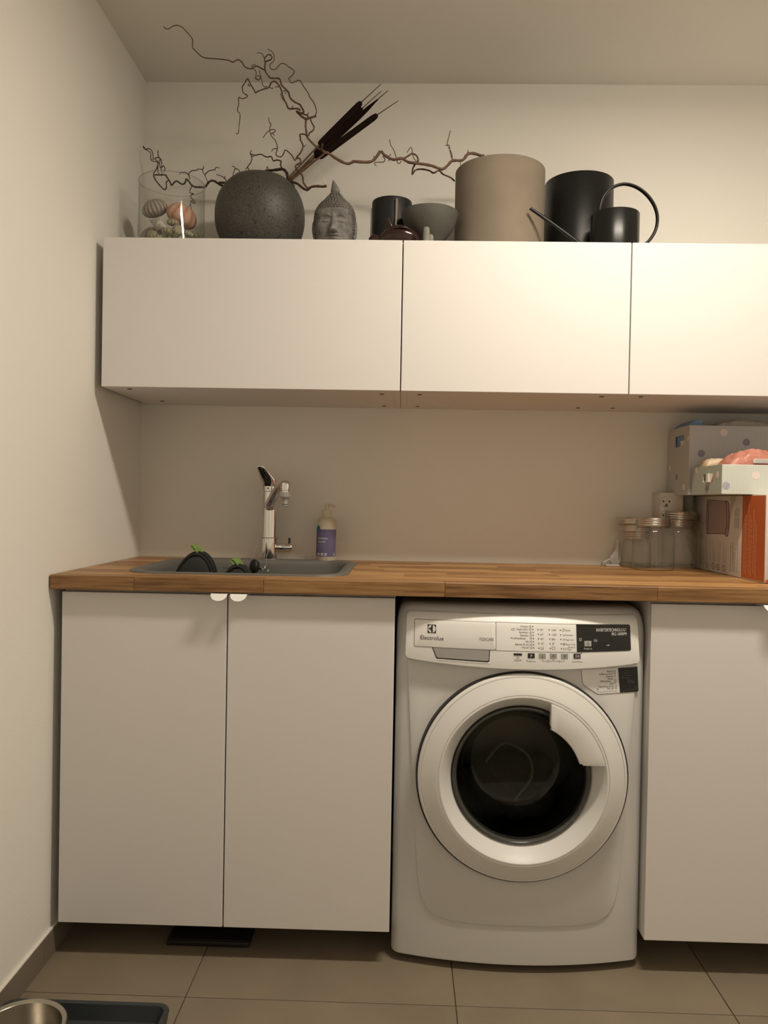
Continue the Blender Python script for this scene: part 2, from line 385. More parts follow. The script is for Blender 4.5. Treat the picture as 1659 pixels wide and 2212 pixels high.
# twisted willow branches: for every stem the points (x, y, z, radius) in millimetres
BRANCHES = {
 'tall': [
  ('branch', [(480,-190,2030,3.0),(494,-194,2039,3.0),(545,-207,2075,3.0),(591,-219,2103,3.0),(573,-223,2115,3.0),(554,-229,2130,3.0),(541,-233,2144,3.0),(540,-236,2154,3.0),(538,-240,2172,3.0),(539,-242,2181,3.0),(540,-244,2187,3.0),(555,-247,2191,3.0),(569,-250,2194,3.0)]),
  ('side_branch', [(591,-221,2102,4.0),(600,-220,2104,4.0),(627,-216,2088,4.0),(656,-214,2076,4.0),(674,-213,2083,4.0),(675,-213,2083,4.0),(715,-211,2082,4.0),(733,-210,2090,4.0),(751,-209,2113,4.0),(763,-208,2103,4.0),(788,-206,2092,4.0),(812,-205,2096,4.0),(830,-205,2086,4.0),(852,-204,2083,4.0),(879,-204,2080,4.0),(901,-203,2076,4.0),(928,-203,2067,4.0),(943,-202,2077,4.0),(958,-202,2092,4.0),(986,-201,2094,4.0),(1001,-201,2111,4.0),(1016,-201,2114,4.0),(1037,-200,2109,4.0),(1049,-200,2107,4.0)]),
  ('twig', [(588,-220,2105,3.2),(583,-229,2111,3.3),(585,-235,2116,3.4),(587,-240,2120,3.4)]),
  ('twig', [(569,-250,2194,1.6),(567,-252,2197,1.6),(570,-255,2205,1.5),(564,-263,2223,1.5),(552,-270,2237,1.5),(549,-273,2244,1.4),(537,-281,2259,1.4),(528,-287,2271,1.4),(521,-290,2272,1.4),(505,-296,2262,1.3),(499,-299,2267,1.3),(498,-302,2272,1.3),(508,-306,2278,1.3),(513,-309,2285,1.3),(510,-312,2290,1.2),(498,-317,2295,1.2),(490,-321,2300,1.2),(480,-325,2299,1.2),(472,-328,2290,1.2),(466,-332,2280,1.1),(457,-335,2277,1.1),(452,-338,2281,1.1),(452,-341,2288,1.1),(461,-345,2293,1.1),(464,-348,2300,1.1),(462,-353,2311,1.0),(455,-357,2316,1.0),(448,-360,2318,1.0)]),
  ('upper_branch', [(541,-247,2186,3.2),(527,-252,2192,3.1),(514,-258,2203,3.0),(526,-261,2196,2.9),(535,-264,2199,2.8),(530,-268,2208,2.8),(525,-271,2215,2.7),(511,-276,2220,2.6),(499,-281,2229,2.5),(495,-286,2241,2.5),(484,-290,2251,2.4),(476,-294,2258,2.3),(473,-299,2269,2.2),(466,-301,2272,2.2),(449,-307,2269,2.1),(441,-310,2275,2.0),(434,-315,2285,1.9),(434,-319,2297,1.9),(437,-322,2306,1.8),(446,-325,2307,1.8),(454,-328,2311,1.7),(453,-330,2317,1.7),(446,-333,2319,1.6),(439,-335,2312,1.6),(436,-338,2304,1.5),(437,-340,2296,1.5)]),
  ('twig', [(545,-247,2192,2.1),(543,-247,2197,2.1),(528,-249,2201,2.1),(514,-250,2207,2.1)]),
  ('twig', [(436,-340,2305,1.1),(435,-342,2306,1.1),(430,-351,2312,0.9),(419,-360,2308,0.7)]),
  ('twig', [(435,-320,2283,1.9),(431,-322,2284,1.9),(424,-326,2286,1.9),(414,-330,2289,1.8),(406,-334,2284,1.8),(400,-337,2278,1.8),(392,-341,2277,1.8),(383,-345,2280,1.7),(378,-350,2287,1.7),(370,-355,2292,1.7),(364,-357,2290,1.7),(356,-362,2282,1.6),(348,-366,2283,1.6),(343,-368,2284,1.6),(318,-379,2281,1.5),(292,-391,2276,1.5),(278,-398,2278,1.4),(263,-408,2289,1.4),(259,-412,2294,1.3),(261,-419,2308,1.3),(256,-425,2315,1.3),(245,-433,2325,1.2),(235,-439,2331,1.2),(224,-445,2330,1.2),(216,-449,2324,1.1),(207,-454,2315,1.1),(200,-458,2315,1.1),(197,-460,2318,1.1)]),
  ('twig', [(404,-340,2278,1.1),(413,-338,2271,1.1),(413,-336,2261,1.0),(413,-335,2255,1.0),(419,-334,2250,1.0),(425,-332,2256,0.9),(420,-331,2263,0.9),(413,-330,2261,0.9)]),
  ('twig', [(408,-330,2258,1.1),(414,-325,2255,1.1),(419,-322,2256,1.1),(422,-319,2263,1.1),(426,-312,2255,1.1),(426,-309,2251,1.1),(431,-304,2247,1.2),(438,-300,2250,1.2)]),
  ('twig', [(423,-340,2272,1.1),(425,-334,2262,1.1),(427,-330,2256,1.0)]),
  ('twig', [(401,-340,2281,1.0),(405,-344,2284,0.9),(415,-350,2283,0.8)]),
  ('fork', [(524,-250,2209,2.4),(515,-251,2214,2.3),(492,-254,2212,2.3),(485,-256,2224,2.2),(476,-258,2241,2.1),(471,-260,2259,2.1),(465,-262,2271,2.0),(458,-263,2279,2.0),(451,-264,2283,2.0),(442,-265,2278,1.9),(436,-267,2264,1.9),(425,-268,2260,1.9),(409,-270,2253,1.8),(400,-272,2247,1.8),(396,-273,2254,1.7),(386,-275,2269,1.7),(378,-277,2283,1.6),(371,-279,2270,1.6),(364,-280,2257,1.5),(368,-282,2242,1.5),(380,-284,2232,1.5),(375,-285,2226,1.4),(366,-286,2223,1.4),(356,-287,2225,1.4),(357,-289,2206,1.3),(354,-291,2188,1.3),(362,-293,2176,1.2),(361,-296,2150,1.1),(359,-299,2121,1.1),(352,-300,2121,1.0)]),
  ('twig', [(467,-250,2256,1.2),(472,-255,2240,1.0),(480,-260,2229,0.8)]),
  ('twig', [(473,-250,2263,1.2),(479,-253,2263,1.1),(483,-257,2256,0.9),(481,-260,2250,0.8)]),
  ('twig', [(462,-250,2275,1.2),(453,-258,2271,0.9),(453,-260,2267,0.8)]),
  ('twig', [(435,-250,2274,1.2),(445,-257,2266,0.9),(446,-260,2269,0.8)]),
  ('twig', [(501,-250,2216,1.2),(502,-257,2218,0.9),(505,-260,2217,0.8)]),
  ('twig', [(381,-250,2275,1.2),(376,-256,2279,1.0),(377,-260,2270,0.8)]),
  ('twig', [(544,-250,2198,1.2),(549,-260,2199,0.8)]),
  ('twig', [(797,-200,2095,1.3),(790,-200,2119,1.2),(779,-200,2137,1.1),(776,-200,2152,1.1)]),
  ('twig', [(798,-200,2098,1.3),(800,-200,2086,1.2),(806,-200,2084,1.2),(811,-200,2092,1.1)]),
  ('twig', [(750,-200,2116,1.3),(744,-200,2120,1.1)]),
  ('twig', [(757,-200,2104,1.3),(763,-200,2096,1.3),(760,-200,2088,1.3),(742,-200,2087,1.2),(733,-200,2085,1.1),(739,-200,2076,1.1)]),
  ('twig', [(772,-200,2102,1.3),(781,-200,2110,1.1)]),
  ('twig', [(957,-200,2096,1.3),(955,-200,2114,1.3),(944,-200,2135,1.2),(942,-200,2143,1.2),(945,-200,2157,1.1),(950,-200,2179,1.1)]),
  ('twig', [(957,-200,2096,1.3),(950,-200,2120,1.2),(948,-200,2137,1.1),(936,-200,2136,1.1)]),
  ('twig', [(999,-200,2112,1.3),(1003,-200,2124,1.1)]),
  ('twig', [(981,-200,2093,1.3),(981,-200,2081,1.1)]),
  ('twig', [(736,-200,2096,1.3),(730,-200,2105,1.1)]),
  ('twig', [(775,-200,2096,1.3),(775,-200,2090,1.1)]),
  ('twig', [(818,-200,2098,2.4),(833,-198,2108,2.4),(842,-196,2114,2.4),(855,-195,2108,2.4),(859,-193,2095,2.4),(852,-191,2087,2.4),(845,-190,2075,2.4),(843,-187,2058,2.4),(852,-186,2071,2.4),(871,-183,2075,2.4),(892,-181,2072,2.4),(905,-179,2066,2.4),(920,-177,2074,2.4),(933,-175,2064,2.4),(955,-172,2056,2.4),(967,-170,2046,2.4)]),
  ('twig', [(862,-195,2093,1.2),(855,-196,2091,1.2),(844,-197,2106,1.2),(840,-199,2129,1.1),(833,-199,2126,1.1),(827,-200,2115,1.1)]),
 ],
 'short': [
  ('branch', [(477,-200,2024,3.5),(484,-203,2029,3.5),(500,-208,2024,3.5),(514,-212,2018,3.5),(530,-218,2004,3.6),(543,-222,1997,3.6),(555,-226,2004,3.6),(572,-232,2004,3.6),(590,-237,2001,3.7),(600,-240,2002,3.7)]),
  ('peeled_twig', [(596,-240,2003,1.7),(593,-243,2016,1.4),(585,-247,2031,1.0),(577,-250,2042,0.7)]),
  ('side_branch', [(545,-235,1997,2.6),(534,-236,2012,2.6),(532,-237,2027,2.6),(525,-237,2039,2.5),(513,-238,2051,2.5),(512,-239,2059,2.5),(525,-239,2068,2.4),(523,-240,2078,2.4),(514,-240,2080,2.4),(512,-240,2076,2.4),(516,-241,2084,2.3),(526,-242,2095,2.3),(532,-243,2113,2.2),(524,-243,2130,2.2),(525,-244,2133,2.2),(523,-244,2144,2.2),(534,-245,2145,2.1),(541,-245,2142,2.1),(547,-245,2141,2.1),(550,-246,2148,2.1),(560,-246,2155,2.1),(563,-247,2164,2.0),(558,-247,2173,2.0),(552,-248,2185,2.0)]),
  ('twig', [(508,-220,2083,1.7),(505,-219,2083,1.7),(495,-215,2100,1.7),(477,-209,2116,1.6),(472,-207,2107,1.6),(465,-204,2099,1.5),(454,-201,2101,1.5),(448,-199,2109,1.5),(451,-194,2128,1.4),(445,-189,2150,1.3),(435,-186,2162,1.3),(428,-182,2174,1.2),(425,-179,2189,1.2),(428,-175,2206,1.2),(423,-174,2211,1.1),(420,-170,2227,1.1)]),
  ('twig', [(431,-200,2166,1.3),(444,-200,2172,1.3),(443,-200,2178,1.3),(431,-200,2177,1.2),(418,-200,2166,1.1),(410,-200,2154,1.1)]),
  ('twig', [(436,-200,2169,1.3),(439,-200,2165,1.2),(443,-200,2161,1.1)]),
  ('twig', [(452,-200,2124,1.3),(440,-200,2122,1.2),(435,-200,2115,1.1)]),
  ('twig', [(529,-200,2128,1.3),(534,-200,2135,1.1)]),
  ('twig', [(494,-200,2020,1.3),(503,-200,2016,1.2),(500,-200,2021,1.2),(493,-200,2022,1.1)]),
  ('twig', [(491,-200,2026,1.3),(496,-200,2017,1.2),(496,-200,2009,1.1)]),
 ],
 'left': [
  ('branch', [(488,-200,2026,4.3),(483,-197,2038,4.2),(479,-193,2057,4.2),(468,-189,2069,4.1),(452,-186,2069,4.1),(424,-166,2074,4.0),(409,-154,2077,4.0),(390,-138,2073,3.9),(375,-128,2075,3.9),(358,-120,2075,3.8),(325,-106,2074,3.7),(300,-95,2072,3.6),(288,-90,2071,3.6),(274,-88,2058,3.5),(257,-87,2069,3.4),(282,-86,2068,3.3),(272,-86,2059,3.3),(259,-85,2064,3.2),(239,-85,2076,3.1),(225,-84,2072,3.1),(214,-84,2057,3.0),(203,-83,2057,3.0),(185,-83,2057,2.9),(172,-82,2063,2.8),(163,-82,2075,2.8),(155,-82,2081,2.7),(152,-81,2072,2.7),(145,-81,2066,2.7),(136,-81,2069,2.6),(125,-80,2076,2.6),(116,-80,2070,2.5),(110,-80,2063,2.5),(103,-79,2076,2.4),(95,-79,2087,2.4),(91,-79,2094,2.3),(75,-78,2095,2.3),(55,-78,2094,2.2),(58,-77,2082,2.1),(66,-77,2071,2.1),(77,-76,2059,2.0),(88,-76,2051,2.0),(93,-76,2060,1.9),(92,-75,2074,1.9),(100,-75,2080,1.8)]),
  ('twig', [(167,-85,2081,1.5),(163,-84,2094,1.5),(168,-84,2103,1.4),(175,-83,2107,1.4),(186,-83,2108,1.3),(191,-83,2111,1.3),(204,-82,2110,1.2),(207,-81,2101,1.2),(212,-81,2094,1.1),(220,-80,2074,1.0)]),
  ('twig', [(163,-85,2094,1.5),(154,-83,2101,1.4),(144,-82,2102,1.2),(137,-81,2101,1.1),(133,-80,2096,1.0)]),
  ('twig', [(204,-85,2109,1.5),(208,-82,2116,1.2),(205,-80,2122,1.0)]),
  ('twig', [(213,-85,2094,1.5),(224,-83,2106,1.4),(241,-82,2111,1.2),(246,-81,2118,1.1),(257,-80,2116,1.0)]),
  ('twig', [(282,-85,2068,1.5),(274,-83,2083,1.3),(263,-82,2091,1.2),(247,-80,2097,1.0)]),
  ('twig', [(274,-85,2082,1.5),(273,-80,2092,1.0)]),
  ('twig', [(242,-85,2110,1.5),(243,-80,2109,1.0)]),
  ('twig', [(53,-76,2095,1.6),(53,-76,2100,1.5),(59,-75,2111,1.5),(65,-75,2126,1.4),(62,-74,2136,1.3),(51,-74,2138,1.3),(43,-74,2144,1.2),(41,-73,2164,1.1),(29,-73,2173,1.1),(18,-72,2185,1.0)]),
  ('twig', [(28,-76,2172,1.6),(37,-75,2176,1.4),(46,-74,2169,1.3),(50,-73,2148,1.1),(45,-72,2144,1.0)]),
  ('twig', [(65,-76,2123,1.6),(66,-75,2135,1.3),(56,-73,2144,1.1),(51,-72,2146,1.0)]),
  ('twig', [(56,-76,2146,1.6),(64,-75,2149,1.5),(73,-75,2145,1.4),(77,-74,2131,1.3),(74,-73,2118,1.2),(77,-72,2104,1.0),(76,-72,2097,1.0)]),
  ('twig', [(72,-76,2147,1.6),(70,-74,2131,1.3),(71,-73,2121,1.1),(76,-72,2116,1.0)]),
  ('twig', [(68,-76,2150,1.6),(64,-74,2162,1.3),(65,-73,2168,1.1),(62,-72,2172,1.0)]),
  ('twig', [(78,-76,2118,1.6),(82,-75,2124,1.4),(87,-74,2117,1.3),(82,-72,2105,1.0)]),
  ('twig', [(65,-76,2123,1.6),(65,-73,2107,1.2),(69,-72,2100,1.0)]),
  ('twig', [(19,-76,2183,1.6),(22,-74,2176,1.2),(28,-72,2173,1.0)]),
  ('twig', [(173,-85,2060,1.4),(171,-85,2053,1.4),(167,-84,2046,1.4),(169,-84,2039,1.3),(179,-84,2036,1.3),(171,-84,2032,1.3),(171,-83,2025,1.3),(179,-83,2018,1.2),(184,-83,2009,1.2),(178,-82,2008,1.2),(174,-82,2015,1.1),(179,-82,2018,1.1)]),
  ('twig', [(179,-82,2009,1.1),(170,-81,2016,1.0),(170,-81,2012,1.0),(169,-81,2006,0.9),(164,-80,1995,0.8)]),
  ('twig', [(169,-81,2006,1.0),(173,-80,1988,0.8)]),
  ('upper_twig', [(466,-188,2069,2.0),(459,-183,2085,2.0),(460,-180,2096,1.9),(446,-176,2101,1.9),(436,-173,2100,1.8),(429,-169,2114,1.8),(415,-165,2114,1.7),(400,-161,2123,1.7),(391,-158,2125,1.6),(379,-154,2124,1.6),(365,-150,2129,1.5),(368,-147,2120,1.5),(364,-142,2108,1.4),(354,-137,2097,1.4),(357,-134,2087,1.3),(348,-129,2076,1.2),(336,-126,2081,1.2),(326,-123,2085,1.1),(317,-120,2084,1.1)]),
  ('twig', [(361,-130,2137,1.2),(359,-129,2141,1.2),(362,-125,2152,1.0)]),
  ('twig', [(362,-130,2132,1.2),(369,-127,2133,1.1),(373,-125,2137,1.0)]),
  ('twig', [(353,-130,2100,1.2),(345,-125,2095,1.0)]),
  ('twig', [(331,-130,2078,1.2),(325,-129,2091,1.2),(315,-128,2094,1.1),(309,-127,2081,1.1),(306,-125,2061,1.0)]),
  ('twig', [(315,-130,2093,1.2),(312,-128,2101,1.1),(304,-125,2103,1.0)]),
  ('twig', [(332,-130,2081,1.2),(330,-128,2071,1.2),(317,-127,2067,1.1),(307,-125,2068,1.0)]),
  ('twig', [(412,-130,2089,1.2),(409,-127,2102,1.1),(415,-125,2097,1.0)]),
  ('twig', [(414,-130,2089,1.2),(414,-125,2082,1.0)]),
 ],
}
CATTAILS = [
 [(488, -196, 2045), (571, -187, 2141), (691, -171, 2273), (747, -165, 2329), 8.9],
 [(490, -184, 2046), (556, -168, 2121), (692, -142, 2270), (747, -132, 2325), 8.1],
 [(490, -174, 2049), (554, -150, 2120), (735, -111, 2311), (766, -95, 2347), 8.1],
 [(498, -203, 2034), (572, -196, 2100), (739, -185, 2230), (798, -180, 2273), 8.9],
]
PANEL_TEXT = [('Cottons', 1130.3, 822.3, 4.2, 'R', 0.87, 'k'), ('Cotton ECO', 1130.9, 815.4, 4.2, 'R', 0.87, 'k'), ('Synthetics', 1131.2, 808.6, 4.2, 'R', 0.87, 'k'), ('Delicates', 1131.4, 801.6, 4.2, 'R', 0.87, 'k'), ('Wool/Handwash', 1125.3, 794.7, 4.2, 'R', 0.87, 'k'), ('Silk', 1132.0, 787.5, 4.2, 'R', 0.87, 'k'), ('Refresh 20 min', 1132.7, 780.7, 4.2, 'R', 0.87, 'k'), ('Mix 20°', 1133.3, 773.8, 4.2, 'R', 0.87, 'k'), ('90°', 1158.4, 814.9, 4.2, 'L', 1, 'g'), ('60°', 1158.9, 804.4, 4.2, 'L', 1, 'g'), ('40°', 1159.4, 794.3, 4.2, 'L', 1, 'g'), ('30°', 1159.9, 783.8, 4.2, 'L', 1, 'g'), ('1600', 1184.4, 814.7, 4.2, 'L', 1, 'g'), ('1200', 1184.9, 804.2, 4.2, 'L', 1, 'g'), ('800', 1185.4, 793.6, 4.2, 'L', 1, 'g'), ('Quick', 1217.7, 814.6, 4.1, 'L', 0.86, 'g'), ('Intensive', 1218.1, 803.8, 4.1, 'L', 0.86, 'g'), ('Easy Iron', 1218.6, 793.2, 4.1, 'L', 0.86, 'g'), ('Rinse Only', 1219.1, 782.6, 4.1, 'L', 0.86, 'g'), ('Drain &', 1223.9, 775.9, 4.1, 'L', 0.86, 'g'), ('Spin', 1223.9, 771.0, 4.1, 'L', 0.86, 'g'), ('On/Off', 1106.8, 744.5, 3.9, 'C', 1, 'g'), ('Programs', 1137.0, 743.7, 3.9, 'C', 1, 'g'), ('Start/Pause', 1245.6, 743.3, 3.9, 'C', 1, 'g'), ('Electrolux', 907.9, 785.2, 9.7, 'C', 0.97, 'k'), ('FLEXCARE', 1034.6, 789.2, 7.0, 'C', 0.72, 'g')]
DISPLAY_TEXT = [('INVERTERTECHNOLOGY', 1366.0, 813.9, 7.5, 'R', 0.62, 'w'), ('8KG 1600RPM', 1366.5, 804.9, 7.0, 'R', 0.62, 'w'), ('Finish In', 1271.3, 772.9, 4.1, 'C', 1, 'w'), ('P', 1137.9, 754.7, 5.9, 'C', 1, 'w')]
STICKER_TEXT = [('Bomull', 1336.0, 716.7, 3.9, 'R', 0.9, 'k'), ('Bomull ECO', 1336.7, 710.1, 3.9, 'R', 0.9, 'k'), ('Syntetisk', 1337.4, 704.2, 3.9, 'R', 0.9, 'k'), ('Finvask', 1338.1, 698.7, 3.9, 'R', 0.9, 'k'), ('Ull/Håndvask', 1331.9, 693.2, 3.9, 'R', 0.9, 'k'), ('Silke', 1339.5, 687.2, 3.9, 'R', 0.9, 'k'), ('Oppfrisking 20 min', 1340.2, 680.9, 3.9, 'R', 0.9, 'k'), ('Mix, 20°', 1340.9, 675.4, 3.9, 'R', 0.9, 'k'), ('P', 1300.5, 672.7, 5.4, 'C', 1.0, 'k')]
STICKER_DARK_TEXT = [('Hurtig', 1363.7, 717.6, 3.4, 'L', 1, 'w'), ('Intensiv', 1364.2, 712.0, 3.4, 'L', 1, 'w'), ('Strykelett', 1364.6, 706.3, 3.4, 'L', 1, 'w'), ('Skylling', 1365.2, 700.5, 3.4, 'L', 1, 'w'), ('Tøm &', 1371.8, 694.5, 3.4, 'L', 1, 'w'), ('sentrifuger', 1372.2, 690.6, 3.4, 'L', 1, 'w')]
PANEL_DOTS = [(1141.4, 824.6), (1141.7, 817.7), (1142.2, 810.8), (1142.7, 803.9), (1143.1, 797.1), (1143.3, 789.8), (1143.6, 782.8), (1143.8, 775.7), (1153.9, 817.4), (1154.6, 806.8), (1155.1, 796.6), (1155.4, 786.1), (1155.8, 775.2), (1180.1, 817.3), (1180.6, 806.8), (1181.3, 796.5), (1181.6, 785.7), (1182.0, 775.1), (1206.2, 817.0), (1206.7, 806.4), (1207.4, 795.9), (1208.0, 785.3), (1208.3, 774.8), (1255.7, 764.4)]
BUTTONS = [(1097.1, 757.7, 1116.4, 762.4), (1129.8, 752.3, 1145.8, 763.2), (1155.6, 752.4, 1171.7, 763.7), (1181.4, 752.5, 1197.6, 763.7), (1207.5, 752.4, 1223.8, 763.7), (1237.0, 752.2, 1253.4, 763.4), (1262.6, 780.2, 1279.2, 792.4)]
PANEL_LINES = [[(1164.1, 749.1), (1164.1, 745.7), (1172.7, 745.8)], [(1180.3, 745.9), (1188.4, 746.0), (1188.4, 749.4)], [(1190.6, 749.5), (1190.5, 745.7), (1199.2, 745.8)], [(1206.3, 745.8), (1215.0, 745.9), (1215.0, 749.1)], [(1159.9, 777.9), (1159.9, 772.2), (1166.4, 772.3), (1166.4, 778.0)], [(1163.1, 777.5), (1163.1, 773.3)], [(1185.9, 778.3), (1193.4, 778.2), (1193.4, 773.0), (1185.8, 773.1), (1185.9, 778.3)], [(1185.9, 783.0), (1191.3, 789.4)], [(1187.0, 787.3), (1190.2, 783.1)], [(1174.3, 748.2), (1179.2, 748.3), (1179.2, 744.1), (1174.3, 744.0), (1174.3, 748.2)], [(1200.3, 748.0), (1200.8, 744.3), (1204.6, 744.3), (1205.2, 748.0)], [(1202.7, 749.0), (1202.7, 745.4)], [(1091.7, 816.8), (1093.9, 818.7), (1099.2, 818.8), (1099.2, 815.0), (1093.9, 814.8), (1091.7, 816.8)], [(1212.2, 808.1), (1213.2, 803.9), (1216.5, 803.9), (1217.1, 808.1)], [(1211.5, 794.3), (1216.4, 794.4), (1216.5, 797.0), (1213.2, 797.0)], [(1212.0, 787.0), (1216.9, 787.0), (1216.9, 782.8), (1212.0, 782.7), (1212.0, 787.0)], [(1212.0, 784.9), (1216.9, 784.9)], [(1212.5, 775.9), (1214.1, 771.7), (1215.7, 775.9)], [(1218.5, 776.5), (1218.4, 771.7)], [(1221.2, 776.5), (1222.3, 771.7)], [(1210.6, 817.1), (1212.2, 819.7), (1215.0, 819.6), (1215.8, 817.1), (1214.4, 814.5), (1212.0, 814.6), (1210.6, 817.1)], [(1137.4, 824.5), (1136.8, 823.0), (1135.2, 822.3), (1133.7, 822.9), (1133.1, 824.4), (1133.7, 825.9), (1135.3, 826.6), (1136.8, 826.0), (1137.4, 824.5)], [(1137.9, 817.6), (1137.3, 816.1), (1135.8, 815.5), (1134.3, 816.1), (1133.6, 817.5), (1134.3, 819.1), (1135.8, 819.7), (1137.3, 819.1), (1137.9, 817.6)], [(1134.4, 808.8), (1136.3, 812.8), (1138.2, 808.9), (1134.4, 808.8)], [(1139.0, 803.8), (1138.3, 802.3), (1136.8, 801.7), (1135.3, 802.2), (1134.7, 803.7), (1135.3, 805.2), (1136.8, 805.9), (1138.4, 805.3), (1139.0, 803.8)], [(1139.5, 797.1), (1138.9, 795.6), (1137.3, 794.9), (1135.8, 795.5), (1135.2, 797.0), (1135.8, 798.5), (1137.4, 799.1), (1138.9, 798.6), (1139.5, 797.1)], [(1139.5, 789.7), (1138.9, 788.2), (1137.3, 787.5), (1135.8, 788.1), (1135.2, 789.6), (1135.8, 791.1), (1137.3, 791.8), (1138.9, 791.2), (1139.5, 789.7)], [(1135.5, 784.6), (1139.8, 784.6), (1139.8, 781.1), (1135.5, 781.0), (1135.5, 784.6)], [(1135.7, 777.7), (1140.0, 777.8), (1140.0, 774.2), (1135.7, 774.2), (1135.7, 777.7)]]
DISPLAY_LINES = [[(1250.5, 798.7), (1255.5, 798.7), (1255.4, 792.9), (1250.5, 792.9), (1250.5, 798.7)], [(1251.9, 796.1), (1254.1, 796.1)], [(1286.1, 796.0), (1286.6, 791.3), (1292.7, 791.2), (1293.3, 796.0)], [(1286.0, 793.9), (1292.7, 793.9)], [(1289.4, 797.6), (1289.4, 796.0)], [(1315.7, 782.6), (1319.6, 782.5)], [(1316.8, 782.6), (1316.8, 781.0)], [(1319.6, 782.5), (1321.3, 783.9), (1323.0, 782.5), (1321.3, 780.9), (1319.6, 782.5)], [(1241.9, 761.6), (1241.8, 754.5), (1246.3, 757.9), (1241.9, 761.6)], [(1248.0, 761.3), (1247.9, 754.7)], [(1249.8, 761.3), (1249.8, 754.7)]]
BUTTON_LINES = [[(1163.6, 761.2), (1163.6, 756.5)], [(1162.5, 756.5), (1164.7, 756.5), (1164.7, 754.4), (1162.5, 754.4), (1162.5, 756.5)], [(1192.4, 757.9), (1191.7, 756.1), (1190.0, 755.2), (1188.1, 755.5), (1186.9, 756.9), (1186.9, 758.7), (1188.1, 760.2), (1190.0, 760.5), (1191.7, 759.6), (1192.4, 757.9)], [(1189.5, 759.4), (1189.5, 757.8), (1191.1, 757.9)], [(1218.4, 758.1), (1217.8, 756.3), (1216.1, 755.4), (1214.2, 755.7), (1212.9, 757.1), (1213.0, 759.0), (1214.2, 760.4), (1216.1, 760.7), (1217.8, 759.8), (1218.4, 758.1)], [(1215.6, 759.6), (1215.6, 758.0), (1217.1, 758.1)], [(1273.8, 786.2), (1273.1, 784.5), (1271.4, 783.5), (1269.4, 783.9), (1268.2, 785.3), (1268.2, 787.2), (1269.5, 788.6), (1271.4, 789.0), (1273.1, 788.0), (1273.8, 786.2)], [(1270.9, 787.8), (1270.9, 786.2), (1272.4, 786.2)], [(1109.2, 753.0), (1108.7, 751.4), (1107.5, 750.3), (1105.8, 750.0), (1104.3, 750.6), (1103.3, 752.0), (1103.3, 753.7), (1104.3, 755.1), (1105.8, 755.8), (1107.5, 755.6), (1108.7, 754.6), (1109.2, 753.0)], [(1106.2, 754.3), (1106.2, 751.7)]]
STICKER_WHITE = [(1260.1, 722.3), (1263.0, 691.7), (1268.7, 685.1), (1297.2, 667.3), (1301.8, 665.0), (1355.6, 667.1), (1349.6, 725.5)]
STICKER_BLACK = [(1349.6, 725.5), (1355.6, 667.1), (1400.1, 668.3), (1402.4, 671.0), (1398.1, 727.5)]
STICKER_LINES = [[(1299.4, 670.0), (1348.5, 671.1)], [(1303.6, 712.4), (1309.8, 714.7), (1310.8, 710.3), (1304.2, 710.4), (1303.6, 712.4)], [(1338.8, 720.2), (1342.8, 720.1), (1342.9, 716.8), (1338.8, 716.9), (1338.8, 720.2)], [(1339.5, 714.2), (1343.5, 714.1), (1341.9, 710.8), (1339.5, 714.2)], [(1340.3, 704.8), (1342.5, 708.6), (1344.3, 704.7)], [(1341.6, 698.2), (1345.0, 699.2), (1344.6, 690.4), (1341.8, 688.9), (1341.6, 698.2)], [(1342.4, 685.0), (1347.1, 684.9), (1346.6, 681.1), (1343.1, 681.1)], [(1342.6, 679.0), (1347.8, 678.8)], [(1342.6, 676.8), (1347.8, 676.6)]]
STICKER_DARK_LINES = [[(1393.0, 681.3), (1398.6, 681.3), (1399.1, 675.5), (1393.4, 675.4), (1393.0, 681.3)], [(1361.3, 672.4), (1392.9, 673.5)], [(1356.8, 715.4), (1358.6, 712.1), (1360.8, 715.3)], [(1357.0, 706.6), (1361.6, 706.5), (1359.2, 709.3)], [(1358.2, 704.4), (1362.8, 704.3), (1362.9, 700.4), (1358.3, 700.5), (1358.2, 704.4)], [(1359.5, 697.8), (1361.3, 693.3), (1363.6, 697.6)]]

# ================================================================== SETTING
RX, FY, H = 2.62, -2.80, 2.418          # right wall, wall behind the camera, ceiling height
def struct(name, bm, m): return tag(obj(name, bm, m), kind='structure')
floor = struct('floor', B(-.1, RX+.1, FY-.1, .1, -.08, -.004), GROUT)
ceiling = struct('ceiling', B(-.1, RX+.1, FY-.1, .1, H, H+.1), CEIL)
struct('wall_left', B(-.1, 0, FY-.1, .1, -.004, H), WALL)
struct('wall_back', B(0, RX, 0, .1, -.004, H), WALL)
struct('wall_right', B(RX, RX+.1, FY-.1, .1, -.004, H), SIDEWALL)
struct('wall_front', B(0, RX, FY-.1, FY, -.004, H), DOORWALL)
# floor tiles, 60 x 60 cm, each its own slab with an open joint
xs = [0.0, .3705, .9705, 1.578, 2.178, RX]; ys = [0.0, -.155, -.757, -1.357, -1.957, -2.557, FY]
for xa, xb in zip(xs, xs[1:]):
    for yb, ya in zip(ys, ys[1:]):
        g = .0011
        c = ((xa+xb)/2, (ya+yb)/2, 0)
        o = obj('tile', B(xa+g-c[0], xb-g-c[0], ya+g-c[1], yb-g-c[1], -.004, 0, .0006), TILE, floor, local=True); o.location = c
# tiled skirting on the left wall
sk = tag(bpy.data.objects.new('baseboard_left', None), kind='structure'); C.objects.link(sk); sk.location = (.004, -1.6, 0)
for a, b in ((0, -.66), (-.66, -1.26), (-1.26, -1.86), (-1.86, -2.46), (-2.46, FY)):
    obj('skirting_tile', B(0.0, .009, b+.001, a-.001, 0.0, .064, .0006), SKIRT, sk)
obj('sealant_bead', B(0.0, .0085, FY, 0, .064, .068, .001), CAULK, sk)

